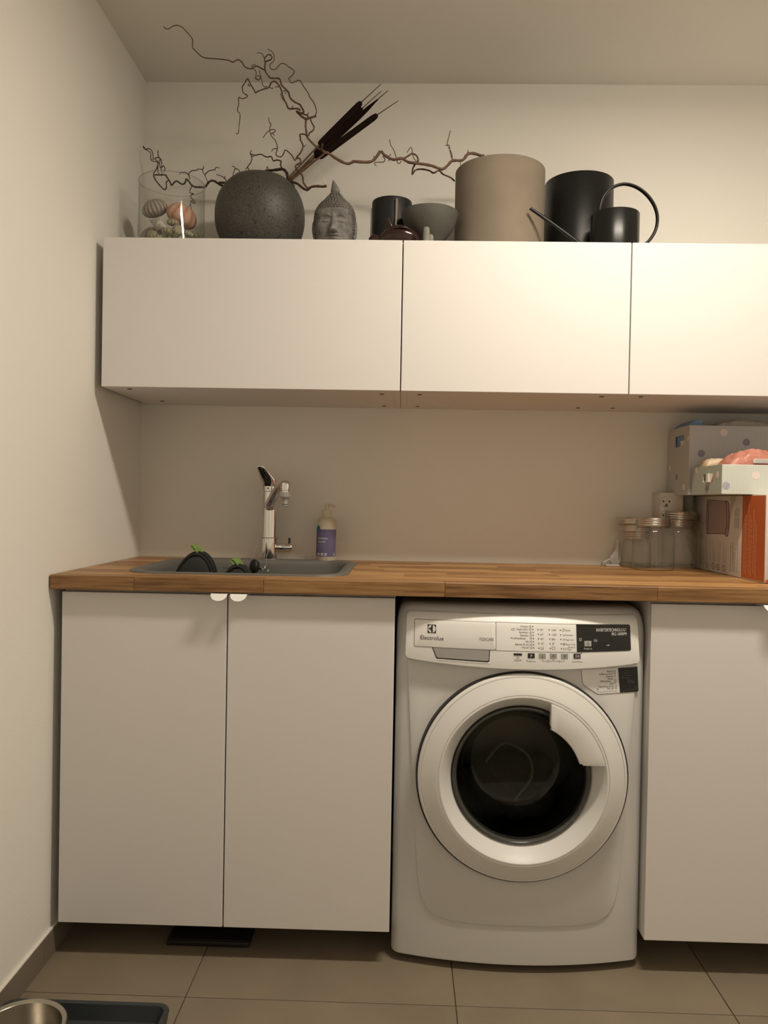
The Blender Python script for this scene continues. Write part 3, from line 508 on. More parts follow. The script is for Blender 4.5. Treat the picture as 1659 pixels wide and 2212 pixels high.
# ceiling lamp (just above the frame): the room's light
lamp = thing('ceiling_lamp', 'shallow rectangular white ceiling lamp above the frame, the only light', 'lamp', (LAMP[0], LAMP[1], H))
obj('housing', B(LAMP[0]-.31, LAMP[0]+.31, LAMP[1]-.072, LAMP[1]+.072, H-.012, H-.0005, .003, 2), WPLAST, lamp)
em_ = bpy.data.materials.new('lit_diffuser'); em_.use_nodes = True; nt = em_.node_tree; nt.nodes.clear()
e_ = nt.nodes.new('ShaderNodeEmission'); e_.inputs[0].default_value = (*LAMP_COLOR, 1); e_.inputs[1].default_value = LAMP_STRENGTH
nt.links.new(e_.outputs[0], nt.nodes.new('ShaderNodeOutputMaterial').inputs[0])
ld = bpy.data.lights.new('lamp_light', 'AREA'); ld.shape = 'RECTANGLE'; ld.size = .60; ld.size_y = .124
ld.energy = LAMP_POWER; ld.color = LAMP_COLOR
lo = bpy.data.objects.new('lamp_light', ld); C.objects.link(lo); lo.parent = lamp; lo.location = (0, 0, LAMP[2]-.0195-H)
obj('diffuser', B(LAMP[0]-.30, LAMP[0]+.30, LAMP[1]-.062, LAMP[1]+.062, LAMP[2]-.018, H-.0121, .004, 2), em_, lamp)

# ================================================================== WALL CABINETS
ZU = 1.4028
def wall_cabinet(x0, wd, label, caps):
    t = thing('wall_cabinet', label, 'cabinet', (x0+wd/2, 0, ZU), 'white wall cabinets in a row')
    cb = bmesh.new()
    for a in ((x0+.0005, x0+.018, ZU, ZU+.3965), (x0+wd-.018, x0+wd-.0005, ZU, ZU+.3965)): box(cb, a[0], a[1], -.3755, -.001, a[2], a[3], .0008)
    for z in (ZU, ZU+.3785): box(cb, x0+.018, x0+wd-.018, -.3755, -.001, z, z+.018, .0005)
    box(cb, x0+.018, x0+wd-.018, -.006, -.002, ZU+.018, ZU+.378)
    obj('carcass', cb, CABIN, t)
    obj('door', B(x0+.0015, x0+wd-.0015, -.395, -.377, ZU, ZU+.397, .0014, 2), CAB, t)
    for x, y in caps:
        obj('screw_cap', lathe([(0, -.0012), (.0062, -.0012), (.0066, 0), (.0066, .001)], 12, (x, y, ZU)), INK, t)
    return t
wall_cabinet(.0215, .8, 'wide flat white wall cabinet at the left end of the row', [(.086, -.355), (.097, -.10), (.771, -.33), (.771, -.062)])
wall_cabinet(.8215, .6, 'middle flat white wall cabinet, narrower than its left neighbour', [(.874, -.33), (.873, -.062), (1.363, -.345), (1.356, -.087)])
wall_cabinet(1.4215, .8, 'right-hand flat white wall cabinet cut off by the picture edge', [(1.466, -.35), (1.458, -.095), (2.17, -.33), (2.17, -.06)])
ZT = ZU+.397

# ================================================================== BASE CABINETS
ZL = .0835; ZC = .9226; TH = .034
def base_cabinet(x0, wd, splits, handles, label, legs):
    t = thing('base_cabinet', label, 'cabinet', (x0+wd/2, -.3, 0), 'grey-white base cabinets under the worktop')
    cb = bmesh.new()
    top = ZC-TH-.0005
    for a in (x0, x0+wd-.018): box(cb, a, a+.018, -.600, -.02, ZL, top, .0008)
    box(cb, x0+.018, x0+wd-.018, -.600, -.02, ZL, ZL+.018, .0005)
    box(cb, x0+.018, x0+wd-.018, -.026, -.02, ZL+.018, top)
    for y, dy in ((-.60, .04), (-.085, .06)): box(cb, x0+.018, x0+wd-.018, y, y+dy, top-.018, top, .0005)
    obj('carcass', cb, CABIN, t)
    for (a, b), hx in zip(splits, handles):
        d = obj('door', B(a+.0015, b-.0015, -.62, -.602, ZL, ZL+.797, .0014, 2), CAB, t)
        if hx is not None:
            hb = bmesh.new()      # half-round pull tab: a lip on a short plate hooked over the door's top edge
            r = .0195; pts = [(hx-r, ZL+.8025)]+[(hx+r*math.cos(a_), ZL+.8005+.0135*math.sin(a_)) for a_ in [PI+PI*k/12 for k in range(13)]]+[(hx+r, ZL+.8025)]
            prism(pts, -.6485, -.6465, hb)
            for v in hb.verts: v.co.y += (v.co.z-ZL-.8025)*.8      # the lip slants forward
            box(hb, hx-r, hx+r, -.6485, -.604, ZL+.8010, ZL+.8025)
            box(hb, hx-r, hx+r, -.6060, -.604, ZL+.7965, ZL+.8010)
            obj('pull_tab', hb, WPLAST, d)
    for x in legs:
        for y in (-.40, -.08):
            obj('leg', lathe([(.026, 0), (.026, .006), (.017, .012), (.017, ZL-.012), (.022, ZL-.006), (.022, ZL)], 14, (x, y, 0)), BLACKP, t)
    return t
xl = .0225
base_cabinet(xl, .797, [(xl-.0015, xl+.3985), (xl+.3985, xl+.7985)], [.4065, .4525],
    'two-door base cabinet under the sink, left of the washing machine', [xl+.06, xl+.74])
xr = 1.4225
base_cabinet(xr, .65, [(xr-.0015, xr+.325), (xr+.325, xr+.6515)], [1.690, xr+.352+.005],
    'base cabinet right of the washing machine, cut off by the picture edge', [xr+.06, xr+.59])

# ================================================================== WORKTOP of glued oak staves
WX0, WX1, WD = .003, 2.60, .645
top = thing('worktop', 'oiled oak worktop of glued staves running along the back wall', 'worktop', (1.3, -.32, ZC-TH))
HX0, HX1, HY0, HY1 = .167, .673, -.545, -.095
def stave(xa, xb, ya, yb, front=False):
    if xb-xa < .004 or yb-ya < .002: return
    c = Vector(((xa+xb)/2, (ya+yb)/2, ZC-TH/2))
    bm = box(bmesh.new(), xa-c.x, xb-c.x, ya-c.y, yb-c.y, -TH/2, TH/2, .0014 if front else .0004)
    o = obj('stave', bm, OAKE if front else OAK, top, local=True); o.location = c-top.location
rows = 15
for k in range(rows):
    ya = -WD+WD/rows*k; yb = ya+WD/rows
    if k == 0: br = [WX0, .203, .51, .935, 1.428, 1.79, 2.2, WX1]
    else:
        br = [WX0]; x = WX0+rnd.uniform(.12, .45)
        while x < WX1-.15: br.append(x); x += rnd.uniform(.28, .52)
        br.append(WX1)
    for xa, xb in zip(br, br[1:]):
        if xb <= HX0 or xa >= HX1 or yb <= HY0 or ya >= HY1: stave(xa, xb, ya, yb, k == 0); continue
        if xa < HX0: stave(xa, HX0, ya, yb)
        if xb > HX1: stave(HX1, xb, ya, yb)
        a, b = max(xa, HX0), min(xb, HX1)
        if ya < HY0: stave(a, b, ya, HY0)
        if yb > HY1: stave(a, b, HY1, yb)

# ================================================================== SINK
SX0, SX1, SY0, SY1 = .140, .700, -.572, -.068
def sloop(ins, z, r): return [(x, y, z) for x, y in rrect(SX0+ins, SX1-ins, SY0+ins, SY1-ins, r, 8)]
sink = thing('sink', 'dark brushed steel inset sink with rounded corners in the worktop', 'sink', (.42, -.32, .73))
obj('basin', loops([sloop(0, ZC+.0002, .09), sloop(.001, ZC+.0035, .09), sloop(.006, ZC+.0052, .088), sloop(.0265, ZC+.0036, .078), sloop(.0305, ZC, .076), sloop(.0335, ZC-.012, .075),
    sloop(.037, ZC-.07, .075), sloop(.045, ZC-.16, .07), sloop(.065, ZC-.183, .06), sloop(.15, ZC-.187, .04), sloop(.2, ZC-.188, .03)], cap0=False), STEEL, sink, 50)
obj('drain', lathe([(0, ZC-.1865), (.030, ZC-.1865), (.035, ZC-.1855), (.036, ZC-.187)], 24, (.42, -.32, 0)), CHROME, sink, 40)
bm = text_bm('Intra', .0075, 'L', 1)
for v in bm.verts: v.co = Vector((.294+v.co.x, -.1130-.0004, .897+v.co.z))
obj('maker_mark', bm, INK, sink)

# ================================================================== WASHING MACHINE
XM = 1.1225
def yf(x): u = (x-XM)/.298; return -(.590+.042*(1-u*u))
TILT = [0.0]                              # the control panel slopes outwards towards its lower edge
def lean(z): return max(0, (z-.822)/.027)**2*.016-TILT[0]*max(0, .84-z)
def onfront(bm, off):
    for v in bm.verts: v.co.y += yf(v.co.x)+lean(v.co.z)-off
    return bm
def plate(poly, off, depth, bev=0, step=.025):
    """a plate following the machine's bulged front, standing off by `off`, `depth` thick"""
    t = prism(poly, -off, depth-off, bev=bev)
    xs_ = [v.co.x for v in t.verts]; x = min(xs_)+step
    while x < max(xs_):
        bmesh.ops.bisect_plane(t, geom=t.verts[:]+t.edges[:]+t.faces[:], plane_co=(x, 0, 0), plane_no=(1, 0, 0)); x += step
    zs_ = [v.co.z for v in t.verts]
    if max(zs_) > .83:
        for z in (.822, .830, .836, .841, .845, .849):
            bmesh.ops.bisect_plane(t, geom=t.verts[:]+t.edges[:]+t.faces[:], plane_co=(0, 0, z), plane_no=(0, 0, 1))
    for v in t.verts: v.co.y += yf(v.co.x)+lean(v.co.z)
    return t
wm = thing('washing_machine', 'white front-loading washing machine standing between the base cabinets', 'washing machine', (XM, -.32, 0))
def plan(d, z, fd=None):
    o = []; fd = d if fd is None else fd; hw = .298-d; cr = .020; n = 22
    xs_ = [(-hw+cr-cr*math.cos(PI/2*k/6), cr*(1-math.sin(PI/2*k/6))) for k in range(7)]          # left corner arc
    xs_ += [(-hw+cr+(2*hw-2*cr)*k/n, 0) for k in range(1, n)] + [(-x, c) for x, c in xs_[6::-1]]
    for x, c in xs_: o.append((XM+x, yf(XM+x)+fd+c, z))
    # extra corner points
    o.append((XM+hw, -.05+d, z)); o.append((XM-hw, -.05+d, z)); return o
body = obj('body', loops([plan(.006, .018), plan(.001, .021), plan(0, .026), plan(0, .30), plan(0, .60), plan(0, .80), plan(.001, .822, .003), plan(.004, .842, .010), plan(.010, .856, .019), plan(.018, .863, .028), plan(.03, .8665, .042)]), WHITE, wm, 35)
for x in (.87, 1.375):
    for y in (-.53, -.1):
        obj('foot', lathe([(0, 0), (.02, 0), (.02, .008), (.009, .010), (.009, .022)], 14, (x, y, 0)), BLACKP, wm)
DX, DZ = 1.1235, .4705
def carve(): return lathe([(0, -.75), (.196, -.75), (.196, -.33), (0, -.33)], 64, (DX-wm.location.x, 0, DZ), 'y')
def carve_w():
    b = carve(); bmesh.ops.translate(b, vec=(0, -wm.location.y, -wm.location.z), verts=b.verts); return b
# the object is parented: its mesh is in the machine's coordinates, and the cutter is placed in the same frame
def cut_child(o):
    p = o.parent; o.parent = None; cut(o, carve_w()); o.parent = p
cut_child(body)
rows_ = [(.734, .8505), (.700, .852), (.5, .864), (.317, .8755), (.23, .883), (.185, .889), (.16, .896), (.14, .908), (.129, .922), (.121, .942), (.1165, .97), (.115, 1.03)]
poly = [(x, z) for z, x in rows_]+[(2.249-x, z) for z, x in reversed(rows_)]
bib = obj('front_relief', plate(poly, .004, .012, .003), WHITE, wm, 30); cut_child(bib)
# control panel
TILT[0] = .14
pl, pr_ = .8456, 1.3990
lowz = lambda x: .7388-.0136*(1-((x-XM)/.277)**2)
poly = [(pl+.006, lowz(pl)+.0005)]+[(pl+(pr_-pl)*k/24, lowz(pl+(pr_-pl)*k/24)) for k in range(1, 24)]+[(pr_-.006, lowz(pr_)+.0005), (pr_, lowz(pr_)+.007), (pr_-.004, .842), (pr_-.010, .850), (pl+.008, .849), (pl+.002, .842), (pl, lowz(pl)+.007)]
panel = obj('control_panel', plate(poly, .0085, .032, .0022), WPLAST, wm, 35)
PO = .0085
seam = obj('seam', plate(rrect(.8660, 1.0568, .7678, .8320, .004), PO+.0004, .003), SEAM, panel)
drawer = obj('detergent_drawer', plate(rrect(.8670, 1.0558, .7688, .8310, .0035), PO+.0018, .006, .0007), WPLAST, wm, 35)
obj('seam', plate([(1.0558, .7668), (1.2450, .7658), (1.2450, .7669), (1.0558, .7679)], PO+.0004, .003), SEAM, panel)
obj('seam', plate([(1.0558, .8318), (1.2450, .8300), (1.2450, .8307), (1.0558, .8325)], PO+.0004, .003), SEAM, panel)
obj('seam', plate([(1.0560, .7678), (1.0567, .7678), (1.0567, .8310), (1.0560, .8310)], PO+.0021, .003), SEAM, panel)
obj('grip_edge', plate([(.9080, .7692), (.9178, .7440), (.9222, .7420), (1.0380, .7392), (1.0415, .7420), (1.0430, .7692)], PO+.0003, .003), INK, panel)
obj('drawer_grip', plate([(.9100, .7692), (.9198, .7467), (.9232, .7453), (1.0368, .7428), (1.0398, .7441), (1.0408, .7692)], PO+.0007, .003), GREYP, drawer)
obj('grip_lip', plate([(.9225, .7420), (.9235, .7403), (1.0405, .7373), (1.0430, .7389)], PO+.0012, .003, .0004), WPLAST, panel)
disp = obj('display', plate([(1.2450, .7668)]+[(1.3735, .7692)]+[(1.3765, .7720), (1.3752, .8268), (1.3722, .8294)]+[(1.2440, .8307)], PO+.0012, .003), BLACKG, wm, 35)
def letters(name, items, off, m, parent):
    bm = bmesh.new()
    for s, x, z, h, al, sx, col in items: text_bm(s, h/1000, al, sx, bm, (x/1000, z/1000))
    return obj(name, onfront(bm, off), m, parent)
def lines(name, ls, wd, off, m, parent):
    bm = bmesh.new()
    for l in ls: ribbon([(x/1000, z/1000) for x, z in l], wd, bm)
    return obj(name, onfront(bm, off), m, parent)
letters('lettering', [t for t in PANEL_TEXT if t[6] == 'k' and t[1] > 1057], PO+.0004, INK, panel)
letters('lettering', [t for t in PANEL_TEXT if t[6] == 'g' and t[1] > 1057], PO+.0004, GINK, panel)
letters('lettering', [t for t in PANEL_TEXT if t[6] == 'k' and t[1] < 1057], PO+.0024, INK, drawer)
letters('lettering', [t for t in PANEL_TEXT if t[6] == 'g' and t[1] < 1057], PO+.0024, GINK, drawer)
letters('lettering', [t for t in DISPLAY_TEXT if t[0] != 'P'], PO+.0016, WINK, disp)
lines('symbols', PANEL_LINES, .0006, PO+.0005, INK, panel)
bm = bmesh.new()
for x, z in PANEL_DOTS: prism([(x/1000+.0012*math.cos(a), z/1000+.0012*math.sin(a)) for a in [PI*k/4 for k in range(8)]], -.0006, .001, bm)
obj('indicator_lights', onfront(bm, PO), BLACKP, panel)
names = ['power_button', 'program_button', 'temperature_button', 'spin_button', 'option_button', 'start_button', 'delay_button']
mats = [BLACKG, BLACKG, GREYP, GREYP, GREYP, BLACKG, LGREY]
btn = []
for (x0, z0, x1, z1), n_, m_ in zip(BUTTONS, names, mats):
    btn.append(obj(n_, plate([(x0/1000, z0/1000), (x1/1000, z0/1000), (x1/1000, z1/1000), (x0/1000, z1/1000)], PO+(.0022 if n_ == 'delay_button' else .0014), .003, .0004), m_, wm))
letters('lettering', [t for t in DISPLAY_TEXT if t[0] == 'P'], PO+.0019, WINK, btn[1])
lines('symbols', DISPLAY_LINES[:8], .0006, PO+.0017, WINK, disp)
lines('symbols', DISPLAY_LINES[8:], .0007, PO+.0019, WINK, btn[5])
lines('symbols', BUTTON_LINES, .0006, PO+.0028, INK, panel)
# maker's emblem: a dark square with a pale disc cut by three curved rays
cx, cz, hs = .9073, .8111, .0098
em = obj('emblem', plate([(cx-hs, cz-hs), (cx+hs, cz-hs), (cx+hs, cz+hs), (cx-hs, cz+hs)], PO+.0026, .002), INK, wm)
R_ = hs*.93; bm = bmesh.new()
def arc(a0, a1, n=12): return [(cx+R_*math.cos(math.radians(a0+(a1-a0)*k/n)), cz+R_*math.sin(math.radians(a0+(a1-a0)*k/n))) for k in range(n+1)]
g = .0009
prism(arc(-76, 76), -.0003, .0003, bm)
for s in (1, -1):
    o_ = arc(s*97, s*176)
    p0, p1 = Vector(o_[0]), Vector(o_[-1]); mid = (p0+p1)/2; inn = Vector((cx-R_*.12, cz+s*R_*.20))
    curve = [p1*(1-t)**2+inn*2*t*(1-t)+p0*t*t for t in [k/8 for k in range(1, 8)]]
    prism(o_+[tuple(v) for v in curve], -.0003, .0003, bm)
obj('emblem_disc', onfront(bm, PO+.0028), WINK, em)
# translated programme sticker below the panel
TILT[0] = 0.0
st = obj('programme_sticker', plate([(x/1000, z/1000) for x, z in STICKER_WHITE], .0050, .002), WPLAST, wm)
lines('sticker_edge', [STICKER_WHITE], .0007, .0055, SEAM, st)
letters('lettering', STICKER_TEXT, .0056, INK, st); lines('symbols', STICKER_LINES, .0006, .0056, INK, st)
sd = obj('sticker_dark_field', plate([(x/1000, z/1000) for x, z in STICKER_BLACK], .0054, .002), BLACKG, st)
bm = bmesh.new()
for s, x, z, h, al, sx, col in STICKER_DARK_TEXT: text_bm(s, h/1000, al, sx, bm, (x/1000, z/1000))
for l in STICKER_DARK_LINES: ribbon([(x/1000, z/1000) for x, z in l], .0005, bm)
obj('sticker_dark_lettering', onfront(bm, .0060), DGINK, st)
# door
dc = (DX, 0, DZ)
obj('door_gasket', lathe([(.2405, -.600), (.2465, -.600), (.2480, -.628), (.2480, -.641), (.2455, -.6435), (.2405, -.640)], 96, dc, 'y', close=True), RUBBER, wm, 40)
door = obj('door_ring', lathe([(.2380, -.600), (.2438, -.604), (.2446, -.640), (.2435, -.6475), (.2405, -.6510), (.2372, -.6520), (.2364, -.6508), (.2356, -.6524), (.225, -.6570), (.210, -.6640), (.2000, -.6680),
    (.1984, -.6683), (.1975, -.6668), (.1966, -.6684), (.1930, -.6690), (.1905, -.6672), (.178, -.649), (.166, -.6300), (.1640, -.6265), (.1640, -.612), (.20, -.606)], 128, dc, 'y', close=True), DOORW, wm, 30)
obj('door_glass', lathe([(.1642, -.627), (.1615, -.6335), (.1570, -.6345), (.1520, -.6290), (.1480, -.612), (.1380, -.565), (.1250, -.525), (.108, -.508), (.100, -.506), (0, -.504),
    ], 96, dc, 'y'), glass_mat('porthole_glass', (.55, .56, .50), (.20, .21, .18), .015), wm, 60)
obj('glass_rim', lathe([(.1641, -.6262), (.1615, -.6340), (.1570, -.6350), (.1525, -.6296), (.1500, -.6200), (.1530, -.616), (.163, -.618)], 96, dc, 'y', close=True), mat('grey_rim_glass', (.075, .076, .07), .12), wm, 50)
obj('drum', lathe([(.196, -.58), (.193, -.58), (.191, -.565), (.195, -.56), (.195, -.336), (0, -.336)], 64, dc, 'y'), DSTEEL, wm, 40)
# door handle plate, upper right
def ph(r, a): return (DX-.002+r*math.sin(math.radians(a)), DZ-.002+r*math.cos(math.radians(a)))
hin = [ph(.1375, a) for a in range(27, 72, 4)]
hout = [ph(.1925, a) for a in range(19, 78, 4)]
x0_ = ph(.1925, 18.5)[0]; z0_ = ph(.1925, 77.5)[1]
poly = [(x0_, hin[0][1]+.010), (x0_+.003, hin[0][1]+.003)]+hin+[(hin[-1][0]+.003, z0_+.004), (hin[-1][0]+.008, z0_)]+[(ph(.1925, 77)[0], z0_)]+hout[::-1]
poly[-1] = (x0_, poly[-1][1])
obj('door_handle', prism(poly, -.6725, -.654, bev=.0025), DOORW, wm, 35)
# laundry inside the drum
lb = bmesh.new()
for k, (x, z, rx, rz) in enumerate([(1.08, .36, .10, .07), (1.16, .345, .09, .06), (1.12, .40, .10, .05), (1.19, .40, .06, .05)]):
    ball((x, -.42+.01*k, z), 1, (rx, .075, rz), 20, 12, lb)
for v in lb.verts: v.co += Vector((math.sin(v.co.z*90+v.co.x*40), math.sin(v.co.x*110), math.cos(v.co.x*70+v.co.z*60)))*.006
ld_ = obj('laundry', lb, mat('dark_cloth', (.06, .055, .045), .95, noise=(20, .3)), None, 60)
tag(ld_, 'bundle of dark laundry lying behind the porthole glass of the washing machine', 'laundry')
rebase(ld_, (1.12, -.41, .29))
obj('strap', tube(smoothpath([(1.055, -.488, .455, .009), (1.10, -.490, .505, .009), (1.16, -.490, .475, .009), (1.172, -.488, .42, .009), (1.13, -.486, .36, .009)], 5), 8, flat=(1, .35)), mat('pale_strap', (.34, .31, .25), .8), ld_, 50)

# ================================================================== TAP, CHAIN, THINGS IN THE SINK
TX, TY = .4235, -.055
tap = thing('sink_tap', 'tall chrome mixer tap with hose adapter standing behind the sink', 'tap', (TX, TY, ZC))
cz = lambda prof: lathe([(r, z) for r, z in prof], 40, (TX, TY, 0))
obj('column', cz([(0, ZC), (.0262, ZC), (.0262, .9905), (.0256, .9912), (.0248, .9912), (.0240, 1.133), (0, 1.133)]), CHROME, tap, 40)
obj('collar', cz([(0, .990), (.0258, .990), (.0258, .9926), (.0, .9926)]), STEEL, tap, 40)
cart = bmesh.new(); rows = []
for z, dx, r in ((1.1355, 0, .0246), (1.15, -.001, .0243), (1.163, -.003, .0235), (1.172, -.004, .0215)):
    rows.append([(TX+dx+r*math.cos(2*PI*k/32), TY+r*math.sin(2*PI*k/32), z) for k in range(32)])
loops(rows, bm=cart); obj('cartridge_cap', cart, CHROME, tap, 40)
# lever: a flat blade rising towards the upper left and the room
rows = []
for zc, x0, x1, yc, th in ((1.1500, .3985, .4480, TY-.004, .022), (1.1560, .3978, .4480, TY-.008, .021), (1.1640, .3965, .4475, TY-.013, .019), (1.1720, .3950, .4440, TY-.019, .016), (1.1860, .3925, .4310, TY-.030, .011), (1.1990, .3900, .4205, TY-.042, .0075), (1.2075, .3888, .4140, TY-.050, .005), (1.2095, .3900, .4120, TY-.0515, .003)):
    xm_, hw_ = (x0+x1)/2, (x1-x0)/2
    rows.append([(xm_+hw_*math.copysign(abs(math.cos(a))**.7, math.cos(a)), yc+th*math.copysign(abs(math.sin(a))**.8, math.sin(a)), zc) for a in [2*PI*k/28 for k in range(28)]])
obj('lever', loops(rows), CHROME, tap, 45)
bm = ball((TX-.003, TY-.0238, 1.1435), .0028, (1, .5, 1), 10, 6); obj('marker_dot', bm, BLACKP, tap, 60)
# spout
sp = smoothpath([(TX, TY-.006, 1.083, .0185), (TX+.006, TY-.028, 1.096, .0165), (TX+.020, TY-.052, 1.120, .0142), (TX+.036, TY-.078, 1.142, .0130), (TX+.050, TY-.098, 1.1525, .0125), (TX+.0625, TY-.112, 1.1535, .012)], 5)
obj('spout', tube(sp, 18, flat=(1, .85)), CHROME, tap, 50)
hx, hy = TX+.0635, TY-.113
obj('spout_head', lathe([(0, 1.166), (.008, 1.1655), (.0125, 1.163), (.0145, 1.158), (.0150, 1.150), (.0150, 1.1405), (0, 1.1405)], 32, (hx, hy, 0)), CHROME, tap, 40)
obj('aerator', lathe([(0, 1.1405), (.0125, 1.1405), (.0125, 1.1375), (.0140, 1.1365), (.0140, 1.1325), (0, 1.1325)], 28, (hx, hy, 0)), CHROME, tap, 40)
ad = lathe([(0, 1.1325), (.0150, 1.1325), (.0160, 1.131), (.0160, 1.1175), (.0152, 1.1162), (.0125, 1.1155), (.0095, 1.1110), (.0080, 1.1080), (.0074, 1.1010), (.0086, 1.0995), (.0086, 1.0975), (0, 1.0975)], 32, (hx, hy, 0))
adp = obj('hose_adapter', ad, mat('grey_adapter_plastic', (.42, .40, .36), .5), tap, 40)
bm = bmesh.new()
for k in range(16):
    a = 2*PI*k/16; x, y = hx+.0163*math.cos(a), hy+.0163*math.sin(a); t = bmesh.new(); box(t, -.0012, .0012, -.001, .001, 1.1185, 1.1305, .0003)
    merge(bm, t, Matrix.Translation((x, y, 0)) @ Matrix.Rotation(a, 4, 'Z'))
obj('grip_ribs', bm, mat('pale_rib_plastic', (.5, .48, .44), .5), adp)
obj('o_ring', lathe([(.0070, 1.0975), (.0082, 1.0972), (.0084, 1.0958), (.0070, 1.0952)], 24, (hx, hy, 0), close=True), RUBBER, adp, 60)
obj('adapter_tip', lathe([(0, 1.0975), (.0074, 1.0974), (.0074, 1.0955), (.0086, 1.0950), (.0086, 1.0918), (.0070, 1.0905), (0, 1.0905)], 24, (hx, hy, 0)), adp.data.materials[0], adp, 40)
kn = tube([(TX+.020, TY-.004, .962, .0105), (TX+.030, TY-.004, .962, .0130), (TX+.034, TY-.004, .962, .0138), (TX+.068, TY-.004, .962, .0138), (TX+.0705, TY-.004, .962, .0125)], 28)
kno = obj('dishwasher_valve', kn, CHROME, tap, 40)
obj('valve_pin', cyl((TX+.062, TY-.004, .9745), (TX+.062, TY-.004, .992), .0033, 12), BLACKP, kno, 40)
# plug on its bead chain, hanging over the basin
plug = thing('sink_plug', 'round black rubber sink plug hanging on a bead chain from the tap', 'plug', (.395, -.14, .905))
nrm = Vector((-.80, -.55, .12)).normalized(); q = Vector((0, 0, 1)).rotation_difference(nrm).to_matrix().to_4x4()
t = lathe([(0, .004), (.0165, .004), (.0205, .001), (.0215, -.003), (.0185, -.012), (.017, -.014), (0, -.014)], 28)
pb = bmesh.new(); merge(pb, t, Matrix.Translation((.389, -.139, .909)) @ q); obj('stopper', pb, RUBBER, plug, 40)
pb = bmesh.new(); ringp = [(.4315+.0045*math.cos(a), -.148+.0098*math.cos(a), .9025+.0105*math.sin(a), .0016) for a in [2*PI*k/20 for k in range(20)]]
tube(ringp, 8, pb, closed=True); obj('pull_ring', pb, CHROME, plug, 60)
obj('ring_stem', cyl((.399, -.132, .9055), (.424, -.143, .899, ), .0035, 10), CHROME, plug, 60)
bm = bmesh.new()
def beads(pts, bm):
    path = smoothpath([(*p, 0) for p in pts], 12); acc = 0; last = Vector(path[0][:3])
    for p in path:
        v = Vector(p[:3]); acc += (v-last).length; last = v
        if acc > .0036: acc = 0; ball(v, .00145, u=6, v=4, bm=bm)
beads([(TX-.0235, TY-.012, 1.045), (TX-.028, TY-.022, 1.0), (TX-.034, TY-.045, .955), (.3885, -.125, .930)], bm)
beads([(TX+.002, TY-.0275, .957), (TX+.001, TY-.045, .945), (.4275, -.130, .928), (.431, -.146, .914)], bm)
obj('bead_chain', bm, CHROME, plug, 60, kind='stuff')
# two padded neoprene pieces with green loops
def pad(c, s, tilt, label, tabx, tabang):
    t = thing('neoprene_pouch', label, 'pouch', (c[0], c[1], ZC-.187), 'neoprene pouches lying in the sink')
    R = Matrix.Translation(c) @ Matrix.Rotation(tilt, 4, 'Y') @ Matrix.Diagonal((*s, 1))
    sh = bmesh.new(); bmesh.ops.create_uvsphere(sh, u_segments=32, v_segments=20, radius=1)
    for v in sh.verts:
        v.co.y = max(-.75, min(.75, v.co.y)); v.co.x *= 1+.12*max(0, -v.co.z)
    bm = bmesh.new(); merge(bm, sh, R); obj('shell', bm, NEOP, t, 40)
    fr = bmesh.new(); bmesh.ops.create_uvsphere(fr, u_segments=28, v_segments=16, radius=.93)
    for v in fr.verts: v.co.y = -.70+max(-.22, v.co.y*.25)
    bm = bmesh.new(); merge(bm, fr, R); obj('mesh_panel', bm, NEOPG, t, 40)
    for yy, rr in ((-.62, 1.0), (-.30, 1.035), (.15, 1.03)):
        pts = [(rr*math.cos(a), yy, rr*math.sin(a)) for a in [math.radians(-10+200*k/24) for k in range(25)]]
        pts = [(*(R @ Vector(p)), .0042) for p in pts]
        obj('piping', tube(pts, 8), NEOP, t, 60)
    P0 = R @ Vector((tabx, -.25, math.sqrt(max(0, 1-tabx*tabx))*.99)); d = Vector((math.cos(tabang), -.25, math.sin(tabang))); sd = Vector((0, 1, 0))
    bm = bmesh.new(); u = [0, .25, .5, .75, 1]; L = .030
    path = [P0-Vector((0, 0, .004))]+[P0+d*(L*k)+Vector((0, 0, 1))*.008*math.sin(PI*k) for k in u]+[P0+d*L*.55-Vector((0, 0, .004))]
    pr = None
    for p in path:
        e = (bm.verts.new(p-Vector((.006, .009, .0))), bm.verts.new(p+Vector((.006, .009, .005))))
        if pr: bm.faces.new((pr[0], e[0], e[1], pr[1]))
        pr = e
    bmesh.ops.solidify(bm, geom=bm.faces[:], thickness=.0012)
    obj('loop_tab', bm, GREEN, t, 50, label='pale green fabric loop')
    return t
pad((.262, -.31, .848), (.056, .055, .1085), .12, 'larger black neoprene pouch with a green loop, left in the sink', .05, 2.2)
pad((.380, -.31, .8315), (.046, .042, .0925), .05, 'smaller black neoprene pouch with a green loop, centre of the sink', .12, 2.4)

# ================================================================== SOAP DISPENSER
BX, BY = .6005, -.062
soap = thing('soap_dispenser', 'cloudy hand-soap pump bottle with a purple label by the sink', 'soap bottle', (BX, BY, ZC))
obj('bottle', lathe([(0, ZC), (.0285, ZC), (.0305, ZC+.003), (.0305, 1.034), (.0298, 1.043), (.0270, 1.0505), (.0215, 1.056), (.0150, 1.0585), (0, 1.0585)], 40, (BX, BY, 0)), SOAPB, soap, 40)
obj('collar', lathe([(0, 1.0585), (.0150, 1.0585), (.0152, 1.060), (.0150, 1.077), (.0135, 1.0795), (0, 1.0795)], 28, (BX, BY, 0)), PUMP, soap, 40)
pm = obj('pump_head', lathe([(0, 1.0795), (.0065, 1.0795), (.0065, 1.0955), (.0055, 1.0975), (0, 1.0975)], 20, (BX, BY, 0)), PUMP, soap, 40)
obj('nozzle', tube(smoothpath([(BX-.005, BY, 1.0955, .004), (BX+.008, BY-.003, 1.0955, .0038), (BX+.018, BY-.006, 1.0942, .0034), (BX+.0255, BY-.009, 1.0905, .0026)], 4), 10), PUMP, pm, 60)
